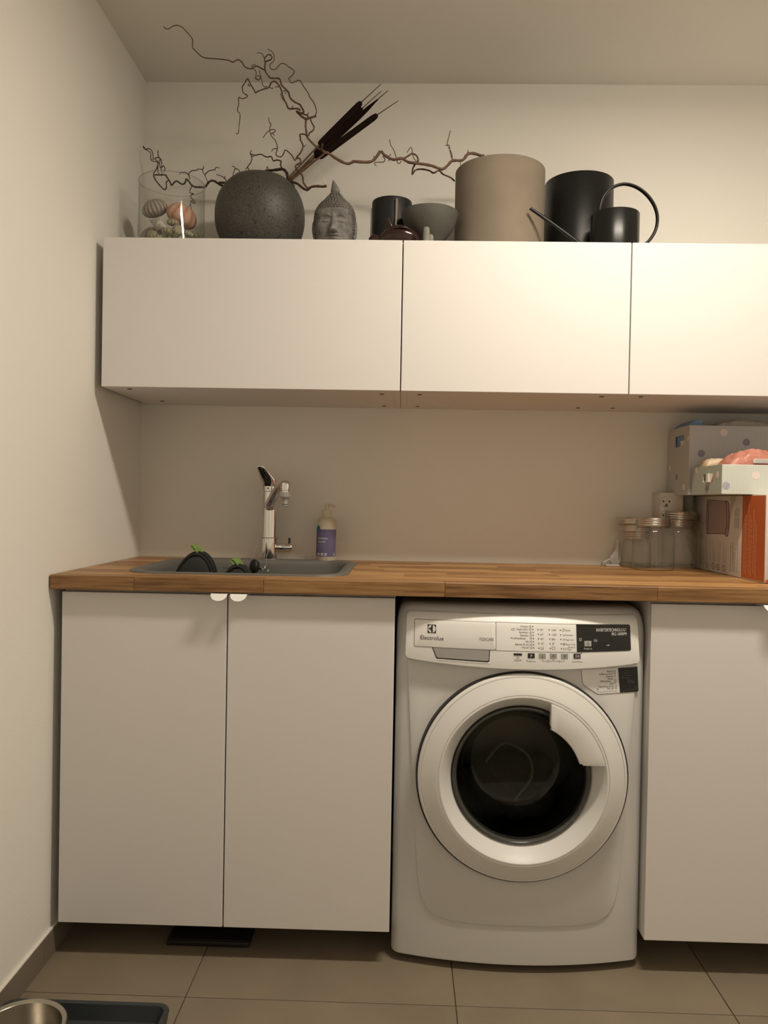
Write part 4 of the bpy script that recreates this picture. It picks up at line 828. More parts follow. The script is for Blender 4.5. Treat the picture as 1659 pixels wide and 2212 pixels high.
def onbottle(bm, r):
    for v in bm.verts:
        d = max(-.999, min(.999, (v.co.x-BX)/r)); v.co.y = BY-r*math.cos(math.asin(d))
    return bm
def wrap(a0, a1, z0, z1, r, n=24):
    bm = bmesh.new(); pr = None
    for k in range(n+1):
        a = math.radians(a0+(a1-a0)*k/n); e = (bm.verts.new((BX+r*math.sin(a), BY-r*math.cos(a), z0)), bm.verts.new((BX+r*math.sin(a), BY-r*math.cos(a), z1)))
        if pr: bm.faces.new((pr[0], e[0], e[1], pr[1]))
        pr = e
    bmesh.ops.solidify(bm, geom=bm.faces[:], thickness=-.0003); return bm
lab = obj('label', wrap(-84, 76, .9385, 1.0215, .0308), PURPLE, soap, 30)
t = bmesh.new(); n_ = 16
f = t.faces.new([t.verts.new((BX-.0235+.0062*math.cos(a)*(1.0 if math.sin(a) > 0 else 1.0), 0, 1.0235+.0095*math.sin(a)-(.004 if math.cos(a) < -.4 else 0))) for a in [2*PI*k/n_ for k in range(n_)]])
obj('leaf_print', onbottle(t, .0316), TEAL, lab)
bm = bmesh.new(); text_bm('Håndsæbe', .0058, 'L', .92, bm, (BX-.0245, .9915)); text_bm('lavendel', .0058, 'L', .92, bm, (BX-.0245, .9815))
for k, wd in enumerate((.011, .017, .023, .010)): ribbon([(BX-.0245, .9745-.0034*k), (BX-.0245+wd, .9745-.0034*k)], .0009, bm)
for x in (-.0245, -.0132, -.0022):
    ribbon([(BX+x, .9425), (BX+x+.0058, .9425), (BX+x+.0058, .9485), (BX+x, .9485), (BX+x, .9425)], .0013, bm); ribbon([(BX+x+.0015, .944), (BX+x+.0043, .947)], .0012, bm)
text_bm('L', .0085, 'L', 1, bm, (BX+.0235, .9415))
obj('label_print', onbottle(bm, .0314), WINK, lab)

# ================================================================== JARS, SOCKET, CABLE
def jar(x, y, r, h, hl, rl, neck, label, idx):
    """screw-lid jar: outer radius r, height to the lid's top h, lid height hl and radius rl"""
    t = thing('glass_jar', label, 'jar', (x, y, ZC), 'empty screw-lid jars on the worktop'); s = h-hl
    sh = neck
    out = [(0, .0), (r*.86, 0), (r*.95, .002), (r*.985, .007), (r, .016), (r, s*.70), (r*.985, s*.80), (r*.93, s*.88), (r*.86, s*.935), (sh, s*.965), (sh, s+hl*.7)]
    inn = [(sh-.004, s+hl*.7), (sh-.004, s*.97)]
    base = [(r-.004, .016), (r*.9, .012), (r*.6, .010), (0, .0095)]
    obj('glass_base', lathe([(a, b+ZC) for a, b in base], 40, (x, y, 0)), GLASSR, t, 50)
    obj('jar_body', lathe([(a, b+ZC) for a, b in out+inn], 48, (x, y, 0)), GLASSJ, t, 50)
    lid(t, x, y, ZC+s, rl, hl)
    return t
def lid(t, x, y, z, r, h, n='screw_lid', bottom=True):
    pr = [(r*.93, z), (r, z+.0008)]
    k = 3
    for i in range(k):
        a = z+h*(.06+.28*i); pr += [(r, a), (r+.0012, a+h*.07), (r+.0012, a+h*.13), (r-.0006, a+h*.22)]
    pr += [(r, z+h*.92), (r-.001, z+h*.98), (r-.004, z+h), (r*.8, z+h-.0008), (0, z+h-.0008), ]
    pr = [(0, z+.001), (r*.9, z+.001)]+pr
    if t is None:
        return obj(n, lathe(pr, 48, (x, y, 0)), LID, None, 30)
    return obj(n, lathe(pr, 48, (x, y, 0)), LID, t, 30)
JF = (1.5745, -.140); JR = (1.6685, -.072); JL = (1.5480, -.064)
jar(*JF, .0595, .1535, .0245, .0490, .0455, 'large empty clear glass jar in front of the two others', 0)
jar(*JR, .0560, .1490, .0215, .0455, .042, 'clear glass jar beside the orange box, one loose lid on top', 1)
jar(*JL, .0430, .1115, .0235, .0375, .034, 'small glass jar at the back left carrying two wider lids', 2)
def loose(x, y, z, r, h, label):
    o = lid(None, x, y, z, r, h, 'jar_lid'); tag(o, label, 'lid', 'loose jar lids stacked on the jars'); rebase(o, (x, y, z)); return o
loose(JR[0]+.004, JR[1], ZC+.1490, .0465, .0245, 'loose metal lid lying on the jar beside the orange box')
loose(JL[0]-.006, JL[1]-.001, ZC+.1115, .0485, .0215, 'lower of two metal lids stacked on the small back jar')
loose(JL[0]-.009, JL[1], ZC+.1330, .0520, .0195, 'upper of two metal lids stacked on the small back jar')
sk_ = thing('wall_socket', 'white surface-mounted power socket block on the back wall above the jars', 'socket', (1.645, 0, 1.0))
bm = box(bmesh.new(), 1.612, 1.682, -.078, -.0005, 1.052, 1.152, .004, 2); sbox = obj('socket_box', bm, SOCK, sk_, 40)
for k, zc in enumerate((1.1235, 1.0815)):
    rc = obj('socket_face', lathe([(0, -.0784), (.0150, -.0784), (.0168, -.0800), (.0180, -.0800), (.0183, -.0775)], 32, (1.6305, 0, zc), 'y'), SOCK, sk_, 40)
    bm = bmesh.new()
    for dx, dz, r in ((-.0090, .002, .0028), (.0092, .002, .0028), (0, -.0075, .0028)): lathe([(0, -.0788), (r, -.0788), (r, -.078)], 12, (1.6305+dx, 0, zc+dz), 'y', bm)
    ribbon([(1.6305-.006, zc-.0115), (1.6305-.002, zc-.0130), (1.6305+.002, zc-.0130), (1.6305+.005, zc-.0118)], .0022, bm)
    for v in bm.verts:
        if abs(v.co.y) < 1e-6: v.co.y = -.0788
    obj('socket_holes', bm, BLACKP, rc)
obj('conduit', B(1.607, 1.640, -.022, -.0005, ZC, 1.052, .002), SOCK, sk_)
# coiled charging cable
cab = thing('charging_cable', 'coiled white charging cable lying against the wall left of the jars', 'cable', (1.49, -.025, ZC))
bm = bmesh.new()
for k in range(6):
    ox = .0030*k-.007
    tube(smoothpath([(1.494+ox, -.022-.003*(k % 2), .929, .0017), (1.489+ox*1.4, -.028, .948, .0017), (1.499+ox*.6, -.026, .972, .0017), (1.5035+ox*.35, -.020, 1.003, .0017), (1.508+ox*.5, -.018, .978, .0017), (1.505+ox, -.020, .945, .0017), (1.494+ox+.003, -.022, .929, .0017)], 5), 6, bm)
obj('coil', bm, CABLE, cab, 60)
obj('lead', tube(smoothpath([(1.488, -.026, .950, .0019), (1.478, -.026, .944, .0019), (1.466, -.027, .938, .0019), (1.459, -.028, .933, .0019)], 4), 8), CABLE, cab, 60)
obj('end_plug', B(1.452, 1.461, -.034, -.022, ZC+.0003, .9335, .0012), mat('grey_plug', (.30, .28, .25), .5), cab)
obj('flat_adapter', B(1.460, 1.503, -.050, -.012, ZC+.0002, .9285, .0015), mat('pale_adapter', (.42, .39, .35), .45), cab)

# ================================================================== CARTONS
CX0, CX1, CY0, CY1, CZ1 = 1.735, 2.25, -.507, -.004, 1.1435
car = thing('cardboard_carton', 'white and orange carton with a tumbler print, on the worktop', 'box', (2.0, -.25, ZC))
obj('carton_body', B(CX0, CX1, CY0, CY1, ZC+.0002, CZ1, .003, 2), CARD, car, 40)
def onleft(bm, x):
    """(u = depth, v = height) flat shapes given in the xz plane -> the plane facing -x"""
    for v in bm.verts: v.co = Vector((x, v.co.x, v.co.z))
    return bm
def poly2(pts, bm=None):
    bm = bm or bmesh.new(); bm.faces.new([bm.verts.new((a, 0, b)) for a, b in pts]); return bm
def up_text(s, size, y, z, bm, sx=1.0):
    """text reading upwards, its top towards the wall"""
    t = text_bm(s, size, 'L', sx)
    for v in t.verts: v.co = Vector((y+v.co.z, 0, z+v.co.x))
    merge(bm, t)
e = CX0-.0003
ob_ = obj('orange_band', onleft(poly2([(-.3705, .926), (-.3705, 1.1425), (-.504, 1.1425), (-.504, .926)]), e), ORANGE, car)
bm = bmesh.new()
g1 = [(-.128, 1.132), (-.262, 1.1275), (-.272, 1.1285), (-.283, 1.121), (-.290, 1.085), (-.288, 1.052), (-.280, 1.031), (-.268, 1.030), (-.258, 1.036), (-.130, 1.032), (-.122, 1.045), (-.118, 1.080), (-.122, 1.115)]
obj('tumbler_print', onleft(poly2(g1), e), mat('mauve_print', (.35, .27, .25), .6), car)
ribbon([(-.128, 1.132)]+[(-.128-.011*math.sin(PI*k/12), 1.132-.1*k/12) for k in range(1, 13)], .003, bm)
ribbon(g1+[g1[0]], .0016, bm); ribbon([(-.262, 1.1275), (-.270, 1.09), (-.272, 1.06), (-.258, 1.036)], .004, bm); ribbon([(-.280, 1.115), (-.284, 1.08), (-.281, 1.05)], .003, bm)
obj('tumbler_outline', onleft(bm, e-.0002), mat('dark_mauve_print', (.12, .075, .07), .6), car)
obj('grey_corner_print', onleft(poly2([(-.332, 1.1425), (-.304, 1.107), (-.292, 1.08), (-.29, 1.1425)]), e), mat('beige_print', (.46, .41, .37), .6), car)
bm = bmesh.new()
up_text('Drink your tall glass', .0072, -.329, 1.054, bm, .62); up_text('Verre pour café deep', .0072, -.340, 1.054, bm, .62); up_text('Volume 36 cl tumbler', .0072, -.351, 1.054, bm, .62)
def words(y, z0, z1, h, bm, seed):
    """one row of print too fine to read: short word-long dashes"""
    r = random.Random(seed); z = z0
    while z < z1:
        l = r.uniform(.004, .013); ribbon([(y, z), (y, min(z1, z+l))], h, bm); z += l+h+.0016
for k, y in enumerate((-.301, -.315, -.322, -.330, -.345)): words(y, .936, (1.012, 1.016, .985, 1.0, 1.012)[k], .0019, bm, k)
for k, y in enumerate((-.075, -.088)): words(y, .940, .984, .0042, bm, 20+k)
obj('dark_print', onleft(bm, e-.0002), GINK, car)
bm = bmesh.new()
for k, y in enumerate((-.128, -.136, -.156, -.178, -.186, -.194, -.212, -.220, -.229, -.252, -.260, -.268)): words(y, .955, (1.018, .985, 1.012)[k % 3]-.004*(k % 2), .0015, bm, 40+k)
for k, y in enumerate((-.075, -.088)): words(y, .99, 1.03, .0018, bm, 60+k)
for y in (-.133, -.182, -.217, -.258): ribbon([(y+.010*math.cos(a), .9405+.0085*math.sin(a)) for a in [2*PI*k/14 for k in range(15)]], .002, bm); ribbon([(y-.005, .936), (y+.005, .945)], .002, bm)
obj('grey_print', onleft(bm, e-.0002), mat('pale_grey_ink', (.36, .32, .30), .6), car)
bm = bmesh.new()
for k, y in enumerate((-.384, -.392, -.400, -.412, -.420, -.428, -.440, -.448, -.456)): words(y, .943-.004*(k % 3), (1.128, 1.10, 1.09)[k % 3]-.01*(k//3), .0019, bm, 80+k)
obj('band_print', onleft(bm, e-.0004), mat('pale_orange_ink', (.72, .40, .22), .6), car)
fr = obj('front_flap', B(1.7425, CX1-.002, CY0-.003, CY0-.0002, ZC+.010, CZ1-.006, .001), CARDF, car)
obj('flap_crease', B(1.7435, CX1, CY0-.0034, CY0-.0028, 1.052, 1.0532), mat('crease_grey', (.5, .47, .45), .7), fr)
bm = bmesh.new(); box(bm, CX0+.002, CX1, CY0-.0022, CY0-.0002, ZC+.0008, ZC+.0095, .0006); box(bm, CX0+.007, CX1, CY0-.0022, CY0-.0002, CZ1-.0055, CZ1+.0003, .0006)
obj('orange_edge', bm, ORANGE, car)
# ---- big dotted storage box at the back
def disc(c, r, m, parent, face, sq=1.0):
    if face == 'left': bm = onleft(poly2([(c[0]+r*math.cos(a), c[1]+r*math.sin(a)) for a in [2*PI*k/20 for k in range(20)]]), c[2])
    else:
        bm = poly2([(c[0]+r*math.cos(a), c[1]+r*math.sin(a)) for a in [2*PI*k/20 for k in range(20)]])
        for v in bm.verts: v.co.y = c[2]
    return obj('dot', bm, m, parent)
def open_box(name, label, x0, x1, y0, y1, z0, z1, mf, ms, hole, group):
    t = thing(name, label, 'box', ((x0+x1)/2, (y0+y1)/2, z0), group); th = .004
    obj('front_panel', B(x0+.0003, x1, y0, y0+th, z0, z1, .001), mf, t); obj('back_panel', B(x0+.0003, x1, y1-th, y1, z0, z1, .001), ms, t)
    obj('base_panel', B(x0+th, x1-th, y0+th, y1-th, z0, z0+th), ms, t); obj('right_panel', B(x1-th, x1, y0+th, y1-th, z0, z1, .001), ms, t)
    ya, yb, za, zb = hole; n = [(y0+.0006, z0), (y1-.0006, z0), (y1-.0006, z1), (y0+.0006, z1)]
    bm = bmesh.new()   # left panel with a rounded hand hole
    ys0 = y0+.0012; ring = rrect(ya, yb, za, zb, .008, 6); out = []
    cy_, cz_ = (ya+yb)/2, (za+zb)/2
    for a, b in ring:
        d = Vector((a-cy_, b-cz_)); s = min(((y1 if d.x > 0 else ys0)-cy_)/d.x if abs(d.x) > 1e-9 else 9, ((z1 if d.y > 0 else z0)-cz_)/d.y if abs(d.y) > 1e-9 else 9)
        out.append((cy_+d.x*s, cz_+d.y*s))
    # snap the nearest outline points to the corners
    for c_ in ((ys0, z0), (y1, z0), (y1, z1), (ys0, z1)):
        k = min(range(len(out)), key=lambda i: (out[i][0]-c_[0])**2+(out[i][1]-c_[1])**2); out[k] = c_
    for xx in (x0, x0+th):
        A = [bm.verts.new((xx, a, b)) for a, b in ring]; Bv = [bm.verts.new((xx, a, b)) for a, b in out]
        for i in range(len(A)): bm.faces.new((A[i], A[(i+1) % len(A)], Bv[(i+1) % len(A)], Bv[i]))
        if xx == x0: A0, B0 = A, Bv
    for i in range(len(A)):
        j = (i+1) % len(A); bm.faces.new((A0[i], A0[j], A[j], A[i])); bm.faces.new((B0[i], B0[j], Bv[j], Bv[i]))
    sp_ = obj('side_panel', bm, ms, t); return t
bb = open_box('storage_box', 'tall grey dotted cardboard box at the back on top of the carton', 1.655, 2.12, -.190, -.014, CZ1+.001, 1.3455, BOXGREY, BOXSIDE, (-.149, -.067, 1.289, 1.321), 'dotted storage boxes on the carton')
for c, r, m in (((1.753, 1.3255, -.1904), .0105, DOTP), ((1.8175, 1.2985, -.1904), .0105, DOTB), ((1.690, 1.2645, -.1904), .0105, DOTB), ((1.93, 1.25, -.1904), .0105, DOTP)): disc(c, r, m, bb, 'front')
for c, r, m in (((-.182, 1.307, 1.6546), .0085, DOTP), ((-.091, 1.199, 1.6546), .0095, DOTB), ((-.155, 1.168, 1.6546), .010, DOTP), ((-.03, 1.228, 1.6546), .009, DOTP)): disc(c, r, m, bb, 'left')
# contents of the big box
c1 = tag(obj('blue_folder', prism([(1.662, 1.160), (1.70, 1.160), (1.70, 1.362), (1.680, 1.3635), (1.662, 1.351)], -.170, -.045, bev=.002), BLUE), 'blue folder standing in the tall grey dotted box', 'folder'); 
obj('folder_label', B(1.6612, 1.6620, -.142, -.100, 1.288, 1.306), CARDF, c1); rebase(c1, (1.68, -.11, 1.16)); 
for ch in c1.children: ch.location = -c1.location
def lumps(x0, x1, y0, y1, z0, zt, nx, ny, seed, amp, thick=.01):
    """a closed crumpled cushion between z0 and the height function zt(u, v)"""
    r = random.Random(seed); bm = bmesh.new(); G = []; ph_ = [r.uniform(0, 6) for _ in range(6)]
    for i in range(nx+1):
        row = []
        for j in range(ny+1):
            u, v = i/nx, j/ny; e_ = max(0, 1-abs(2*u-1)**9)*max(0, 1-abs(2*v-1)**8)
            z = z0+.002+(zt(u, v)-z0)*e_**.5
            p_ = Vector((x0+(x1-x0)*u, y0+(y1-y0)*v, seed*.37))
            z += amp*e_*(1.5*noise.noise(p_*21)+1.6*(.35-abs(noise.noise(p_*38+Vector((3, 1, 7)))))*2+.5*noise.noise(p_*95))
            row.append(bm.verts.new((x0+(x1-x0)*u, y0+(y1-y0)*v, max(z0+.001, z))))
        G.append(row)
    for i in range(nx):
        for j in range(ny): bm.faces.new((G[i][j], G[i+1][j], G[i+1][j+1], G[i][j+1]))
    edge = [G[i][0] for i in range(nx+1)]+[G[nx][j] for j in range(1, ny+1)]+[G[i][ny] for i in range(nx-1, -1, -1)]+[G[0][j] for j in range(ny-1, 0, -1)]
    low = [bm.verts.new((v.co.x, v.co.y, z0)) for v in edge]; n = len(edge)
    for i in range(n): bm.faces.new((edge[i], edge[(i+1) % n], low[(i+1) % n], low[i]))
    bm.faces.new(low); return bm
c2 = tag(obj('plastic_bag', lumps(1.704, 2.08, -.183, -.03, CZ1+.012, lambda u, v: 1.366-.016*abs(u-.30)*1.5-.008*v, 40, 14, 3, .0035), mat('milky_film', (.50, .46, .41), .35)), 'milky plastic bag bulging out of the tall grey dotted box', 'bag'); rebase(c2, (1.9, -.1, CZ1+.012))
# ---- small open box in front
sb_ = open_box('storage_box', 'low pale mint dotted box in front, open and full of packets', 1.657, 2.06, -.425, -.213, CZ1+.001, 1.2215, BOXPALE, BOXPSIDE, (-.366, -.293, 1.177, 1.2005), 'dotted storage boxes on the carton')
for c, r, m in (((1.744, 1.1945, -.4254), .0110, DOTP), ((1.6675, 1.1665, -.4254), .0100, DOTBL), ((1.86, 1.18, -.4254), .0110, DOTBL)): disc(c, r, m, sb_, 'front')
for c, r, m in (((-.326, 1.1585, 1.6566), .0095, DOTB), ((-.397, 1.196, 1.6566), .0095, DOTP), ((-.245, 1.213, 1.6566), .008, DOTP)): disc(c, r, m, sb_, 'left')
obj('torn_flap', B(1.650, 1.6568, -.352, -.322, 1.1775, 1.1795, .0005), BOXPALE, sb_); obj('torn_flap', B(1.651, 1.6568, -.345, -.330, 1.179, 1.2005, .0005), BOXPALE, sb_)
p1 = tag(obj('snack_packet', lumps(1.672, 1.93, -.412, -.300, 1.149, lambda u, v: 1.2285+.030*math.sin(PI*min(1, .12+u*1.15))-.006*abs(2*v-1), 90, 36, 11, .0050), SALMON), 'crumpled salmon-pink packet on top in the low mint box', 'packet')
obj('packet_label', B(1.742, 1.785, -.4135, -.4115, 1.2265, 1.2375, .0004), CARDF, p1)
bm = bmesh.new()
for k in range(3):
    ribbon([(1.745, 1.2290+.0032*k), (1.782, 1.2290+.0032*k)], .0009, bm)
for v in bm.verts: v.co.y = -.4138
obj('packet_print', bm, GINK, p1)
rebase(p1, (1.735, -.355, 1.149))
for ch in p1.children: ch.location = -p1.location
p2 = tag(obj('snack_packet', lumps(1.664, 1.735, -.296, -.222, 1.149, lambda u, v: 1.237+.008*u, 24, 12, 5, .003), CREAM), 'cream and pink packet at the left end of the low mint box', 'packet'); rebase(p2, (1.70, -.26, 1.149))
# crinkled clear bag squeezed between the jars and the carton
bm = bmesh.new(); path = [(1.690, 1.138), (1.700, 1.103), (1.709, 1.079), (1.724, 1.066), (1.722, 1.045), (1.716, 1.018), (1.7245, .985), (1.728, .950), (1.727, .926)]
G = []
for k, (x, z) in enumerate(path):
    G.append([bm.verts.new((min(1.7335, x+.004*math.sin(k*1.9+j*1.3)), -.02-.105*j/7-.006*math.sin(k*2+j), z+.003*math.sin(j*2.2+k))) for j in range(8)])
for a, b in zip(G, G[1:]):
    for j in range(7): bm.faces.new((a[j], a[j+1], b[j+1], b[j]))
bmesh.ops.solidify(bm, geom=bm.faces[:], thickness=.0008)
o = tag(obj('plastic_sleeve', bm, BAGM), 'crinkled clear plastic sleeve squeezed between the jars and the carton', 'plastic sleeve'); rebase(o, (1.72, -.07, ZC))

# ================================================================== ON TOP OF THE WALL CABINETS
# ---- tall glass vase with shells
VX, VY, VR, VH = .1475, -.200, .094, .2195
o = obj('glass_vase', lathe([(0, ZT+.0005), (VR-.004, ZT+.0005), (VR, ZT+.004), (VR, ZT+VH-.001), (VR-.0012, ZT+VH), (VR-.0025, ZT+VH-.001), (VR-.0025, ZT+.008), (VR-.008, ZT+.006), (0, ZT+.006)], 72, (VX, VY, 0)), GLASSV, None, 40)
tag(o, 'clear straight glass vase holding sea shells at the left end of the wall cabinets', 'vase'); rebase(o, (VX, VY, ZT))
rm_ = obj('rim', lathe([(VR+.0004*0-.0013+.0017*math.cos(a), VH+.0004+.0013*math.sin(a)) for a in [2*PI*k/10 for k in range(10)]], 72, (0, 0, 0), close=True), GLASSR, o, 60, local=True)
def urchin(loc, r, flat, rot, m, nrib, amp, label, group, hole=True):
    bm = bmesh.new(); nu, nv = 80, 26; rows = []
    for j in range(nv+1):
        p = PI*j/nv; rows.append([])
        for i in range(nu):
            a = 2*PI*i/nu; s = math.sin(p); k = 1+amp*math.cos(nrib*a)*s
            z = math.cos(p)*flat
            if z < 0: z *= .72
            if j in (0, 1): z -= .05*flat
            rows[-1].append((r*s*k*math.cos(a), r*s*k*math.sin(a), r*z))
    rows[0] = [(.06*r*math.cos(2*PI*i/nu), .06*r*math.sin(2*PI*i/nu), r*flat*.93) for i in range(nu)]
    rows[-1] = [(.2*r*math.cos(2*PI*i/nu), .2*r*math.sin(2*PI*i/nu), -r*flat*.66) for i in range(nu)]
    loops(rows, bm=bm)
    o = obj('sea_urchin_shell', bm, m, None, 60); o.location = loc; o.rotation_euler = rot
    return tag(o, label, 'shell', group)
GR = 'sea urchin shells in the glass vase'
urchin((.1040, -.214, 1.9390), .0370, .78, (.25, -.42, .3), U_GREY, 18, .035, 'ribbed grey sea urchin shell on top at the left in the vase', GR)
urchin((.1800, -.216, 1.9170), .0445, .84, (.30, .42, .5), U_ORANGE, 10, .012, 'large orange and white sea urchin shell in the glass vase', GR)
urchin((.1005, -.202, 1.8530), .0420, .95, (.1, -.15, .9), U_PURPLE, 10, .012, 'speckled purple-grey sea urchin shell at the bottom left of the vase', GR)
# conch: knobbed spindle
bm = bmesh.new(); rows = []; n = 26
for k in range(30):
    t = k/29; L = .058; r = (.0155*math.sin(PI*min(1, t/.62)*.5)**1.3 if t < .62 else .0155*(1-((t-.62)/.38)**.9)*.95)+.0012
    r *= 1+.10*math.sin(t*46)*(t > .55)
    rows.append([(-L/2+L*t, r*math.cos(2*PI*i/n)*(1+.22*max(0, math.cos(5*2*PI*i/n+t*16))*(.45 < t < .75)), r*math.sin(2*PI*i/n)*(1+.22*max(0, math.cos(5*2*PI*i/n+t*16))*(.45 < t < .75))) for i in range(n)])
loops(rows, bm=bm); o = obj('conch_shell', bm, CONCH, None, 40); o.location = (.1300, -.266, 1.8800); o.rotation_euler = (.3, .42, -.1)
tag(o, 'small pale knobbed conch shell leaning against the purple urchin shell', 'shell')
pb = [((.1700, -.262, 1.8850), .0170, (.2, .1, 0), 'small pale green urchin shell under the orange one, highest of the small ones'),
      ((.1880, -.274, 1.8620), .0150, (1.2, .2, .4), 'small green urchin shell with its dark hole facing the room'),
      ((.1580, -.272, 1.8560), .0165, (.1, .2, .8), 'small green urchin shell below the conch shell'),
      ((.1140, -.2700, 1.8490), .0145, (.9, -.3, .3), 'small green urchin shell in front of the purple urchin shell'),
      ((.2110, -.255, 1.8560), .0150, (.1, .3, .2), 'small green urchin shell at the right wall of the vase'),
      ((.2190, -.210, 1.8650), .0150, (.3, .5, .9), 'small dark green urchin shell behind, at the right wall of the vase')]
for loc, r, rot, lb_ in pb: urchin(loc, r*1.06, .66, rot, U_GREEN, 10, .03, lb_, 'small green urchin shells in the vase')
for k, (x, y, z, r) in enumerate([(.108, -.262, 1.8215, .019), (.155, -.255, 1.8235, .021), (.195, -.225, 1.8235, .021), (.190, -.178, 1.8235, .022), (.158, -.200, 1.8225, .020), (.150, -.150, 1.823, .021), (.212, -.205, 1.845, .016), (.170, -.225, 1.855, .017), (.188, -.255, 1.845, .013), (.128, -.268, 1.842, .015), (.146, -.262, 1.850, .012)]):
    urchin((x, y, z), r, .8, (k, k*.7, k), U_GREEN, 10, .02, 'small urchin shell at the bottom of the vase hidden by the cabinet edge', 'hidden shells at the bottom of the vase')
# ---- lava-stone sphere vase
SX, SY = .4050, -.2000
pr = []
R0 = .1290; c0 = ZT+.1245
pr = [(0, ZT+.0003), (.078, ZT+.0003)]
for k in range(0, 41):
    a = math.radians(-66+ (54.5+66)*k/40); ca, sa = math.cos(a), math.sin(a)
    e_ = 2.18; f_ = (abs(ca)**e_+abs(sa)**e_)**(-1/e_)
    pr.append((R0*ca*f_, c0+min(R0*.985*sa*f_, 1)))
zr = pr[-1][1]; rr_ = pr[-1][0]
pr += [(rr_-.006, zr+.001), (rr_-.012, zr-.006), (rr_+.0, zr-.03), (.11, c0+.01), (.10, c0-.06), (.05, c0-.10), (0, c0-.10)]
o = obj('sphere_vase', lathe(pr, 96, (SX, SY, 0)), LAVA, None, 45)
tag(o, 'round dark grey lava-stone vase holding twisted branches and cattails', 'vase'); rebase(o, (SX, SY, ZT))
# ---- branches
def build_branch(key, label, root, rootpts):
    t = thing('willow_branch', label, 'branch', root, 'dry willow branches in the round vase')
    for i, (n_, pts) in enumerate(BRANCHES[key]):
        p = [(x/1000, y/1000, z/1000, r/1000) for x, y, z, r in pts]
        if i == 0: p = [(*q, p[0][3]) for q in rootpts]+p
        m = PEEL if n_ == 'peeled_twig' else (BARKR if key == 'tall' and n_ in ('side_branch', 'branch') else (BARKD if key == 'left' else BARK))
        # slight knots along the thick stems
        sm = smoothpath(p, 4)
        if p[0][3] > .0022: sm = [(a, b, c, r*(1+.10*math.sin(j*2.1)+.06*math.sin(j*.9))) for j, (a, b, c, r) in enumerate(sm)]
        o = obj(n_, tube(sm, 7), m, t, 60)
        if n_ == 'peeled_twig': o['label'] = 'pale peeled twig end'
    return t
build_branch('tall', 'tallest dry willow branch, curling up to the ceiling and right to the taupe pot', (.40, -.2, 1.86), [(.385, -.205, 1.85), (.440, -.190, 1.975)])
build_branch('short', 'short thick willow branch on the right side of the vase with a pale peeled tip', (.41, -.2, 1.86), [(.405, -.205, 1.85), (.450, -.205, 1.985)])
build_branch('left', 'dark willow branch reaching left over the glass vase', (.42, -.2, 1.86), [(.42, -.195, 1.85), (.452, -.195, 1.985)])
# ---- cattails
cl = ['cattail with the longest bare tip, uppermost of the four', 'cattail half hidden behind the uppermost one', 'cattail with a pointed head between the others', 'cattail lying lowest and apart from the other three']
for (a, b, c, d, r), lb_ in zip(CATTAILS, cl):
    a, b, c, d = [Vector(v)/1000 for v in (a, b, c, d)]; r /= 1000
    root = Vector((.375+.012*cl.index(lb_), -.205+.01*cl.index(lb_), 1.853)); dirn = (c-b).normalized()
    t = thing('cattail', lb_, 'cattail', root, 'dry cattails in the round vase')
    obj('stem', tube([(*root, .0026), (*a, .0026), (*b, .0024)], 8), REEDS, t, 60)
    L = (c-b).length; pts = []
    pointed = 'pointed' in lb_
    for s, q in ((0, .25), (.012, .75), (.04, .97), (.25, 1.03), (.5, 1.02), (.8 if not pointed else .7, 1.0 if not pointed else .95), (.93 if not pointed else .85, .97 if not pointed else .72), (.985 if not pointed else .96, .75 if not pointed else .36), (1, .3)):
        pts.append((*(b+dirn*L*s), r*q))
    obj('seed_head', tube(pts, 14), VELVET, t, 60)
    obj('tip', tube([(*c, .0017), (*((c+d)/2), .0013), (*d, .0010)], 7), REEDS, t, 60)
# ---- stone head with a topknot
HX_, HY_ = .6255, -.235
bh = thing('buddha_sculpture', 'grey cast-stone Buddha head with closed eyes and pointed topknot', 'sculpture', (HX_, HY_, ZT))
prof = [(1.7999, .040), (1.812, .040), (1.824, .0455), (1.838, .0492), (1.855, .0525), (1.875, .0550), (1.895, .0560), (1.912, .0555), (1.926, .0530), (1.938, .0475), (1.948, .0395), (1.957, .0305), (1.966, .0225), (1.975, .0150), (1.981, .0105)]
def hw(z):
    for (a, ra), (b, rb) in zip(prof, prof[1:]):
        if a <= z <= b: return ra+(rb-ra)*(z-a)/(b-a)
    return prof[-1][1] if z > 1.9 else prof[0][1]
ga = lambda d, s: math.exp(-(d/s)**2)
def relief(x, z):
    x0 = x-HX_-.0005; ax = abs(x0); d = 0
    nz = (z-1.857)/(1.897-1.857); 
    if -.25 < nz < 1.25:                                   # nose
        k = min(1, max(0, nz)); d += (.0045+.0120*(1-k)**1.15)*ga(x0, .0050+.0042*(1-k))*(1 if nz >= 0 else max(0, 1+nz*11))
    d += .0050*ga(ax-.0078, .0042)*ga(z-1.8605, .0050)      # nostrils
    d -= .0075*ga(ax-.0225, .0160)*ga(z-1.8890, .0105)      # eye sockets
    d += .0062*ga(ax-.0225, .0120)*ga(z-1.8865, .0062)      # lids
    lid_ = 1.8825+.0018*((ax-.0225)/.011)**2
    if ax < .036: d -= .0030*ga(z-lid_, .0012)*ga(ax-.0225, .011)
    br = 1.9035-.010*((ax-.0205)/.018)**2
    d += .0030*ga(z-br, .0034)*ga(ax-.0205, .017)            # brow arcs
    d += .0030*ga(ax-.030, .016)*ga(z-1.862, .016)          # cheeks
    d += .0055*ga(x0, .0150)*ga(z-1.8475, .0028)+.0058*ga(x0, .0120)*ga(z-1.8395, .0034)   # lips
    d -= .0030*ga(x0, .016)*ga(z-1.8438, .0011)
    d -= .0025*ga(x0, .004)*ga(z-1.8535, .0030)             # philtrum
    d += .0060*ga(x0, .016)*ga(z-1.823, .0075)              # chin
    return d
rows = []; N = 240; nz_ = 220
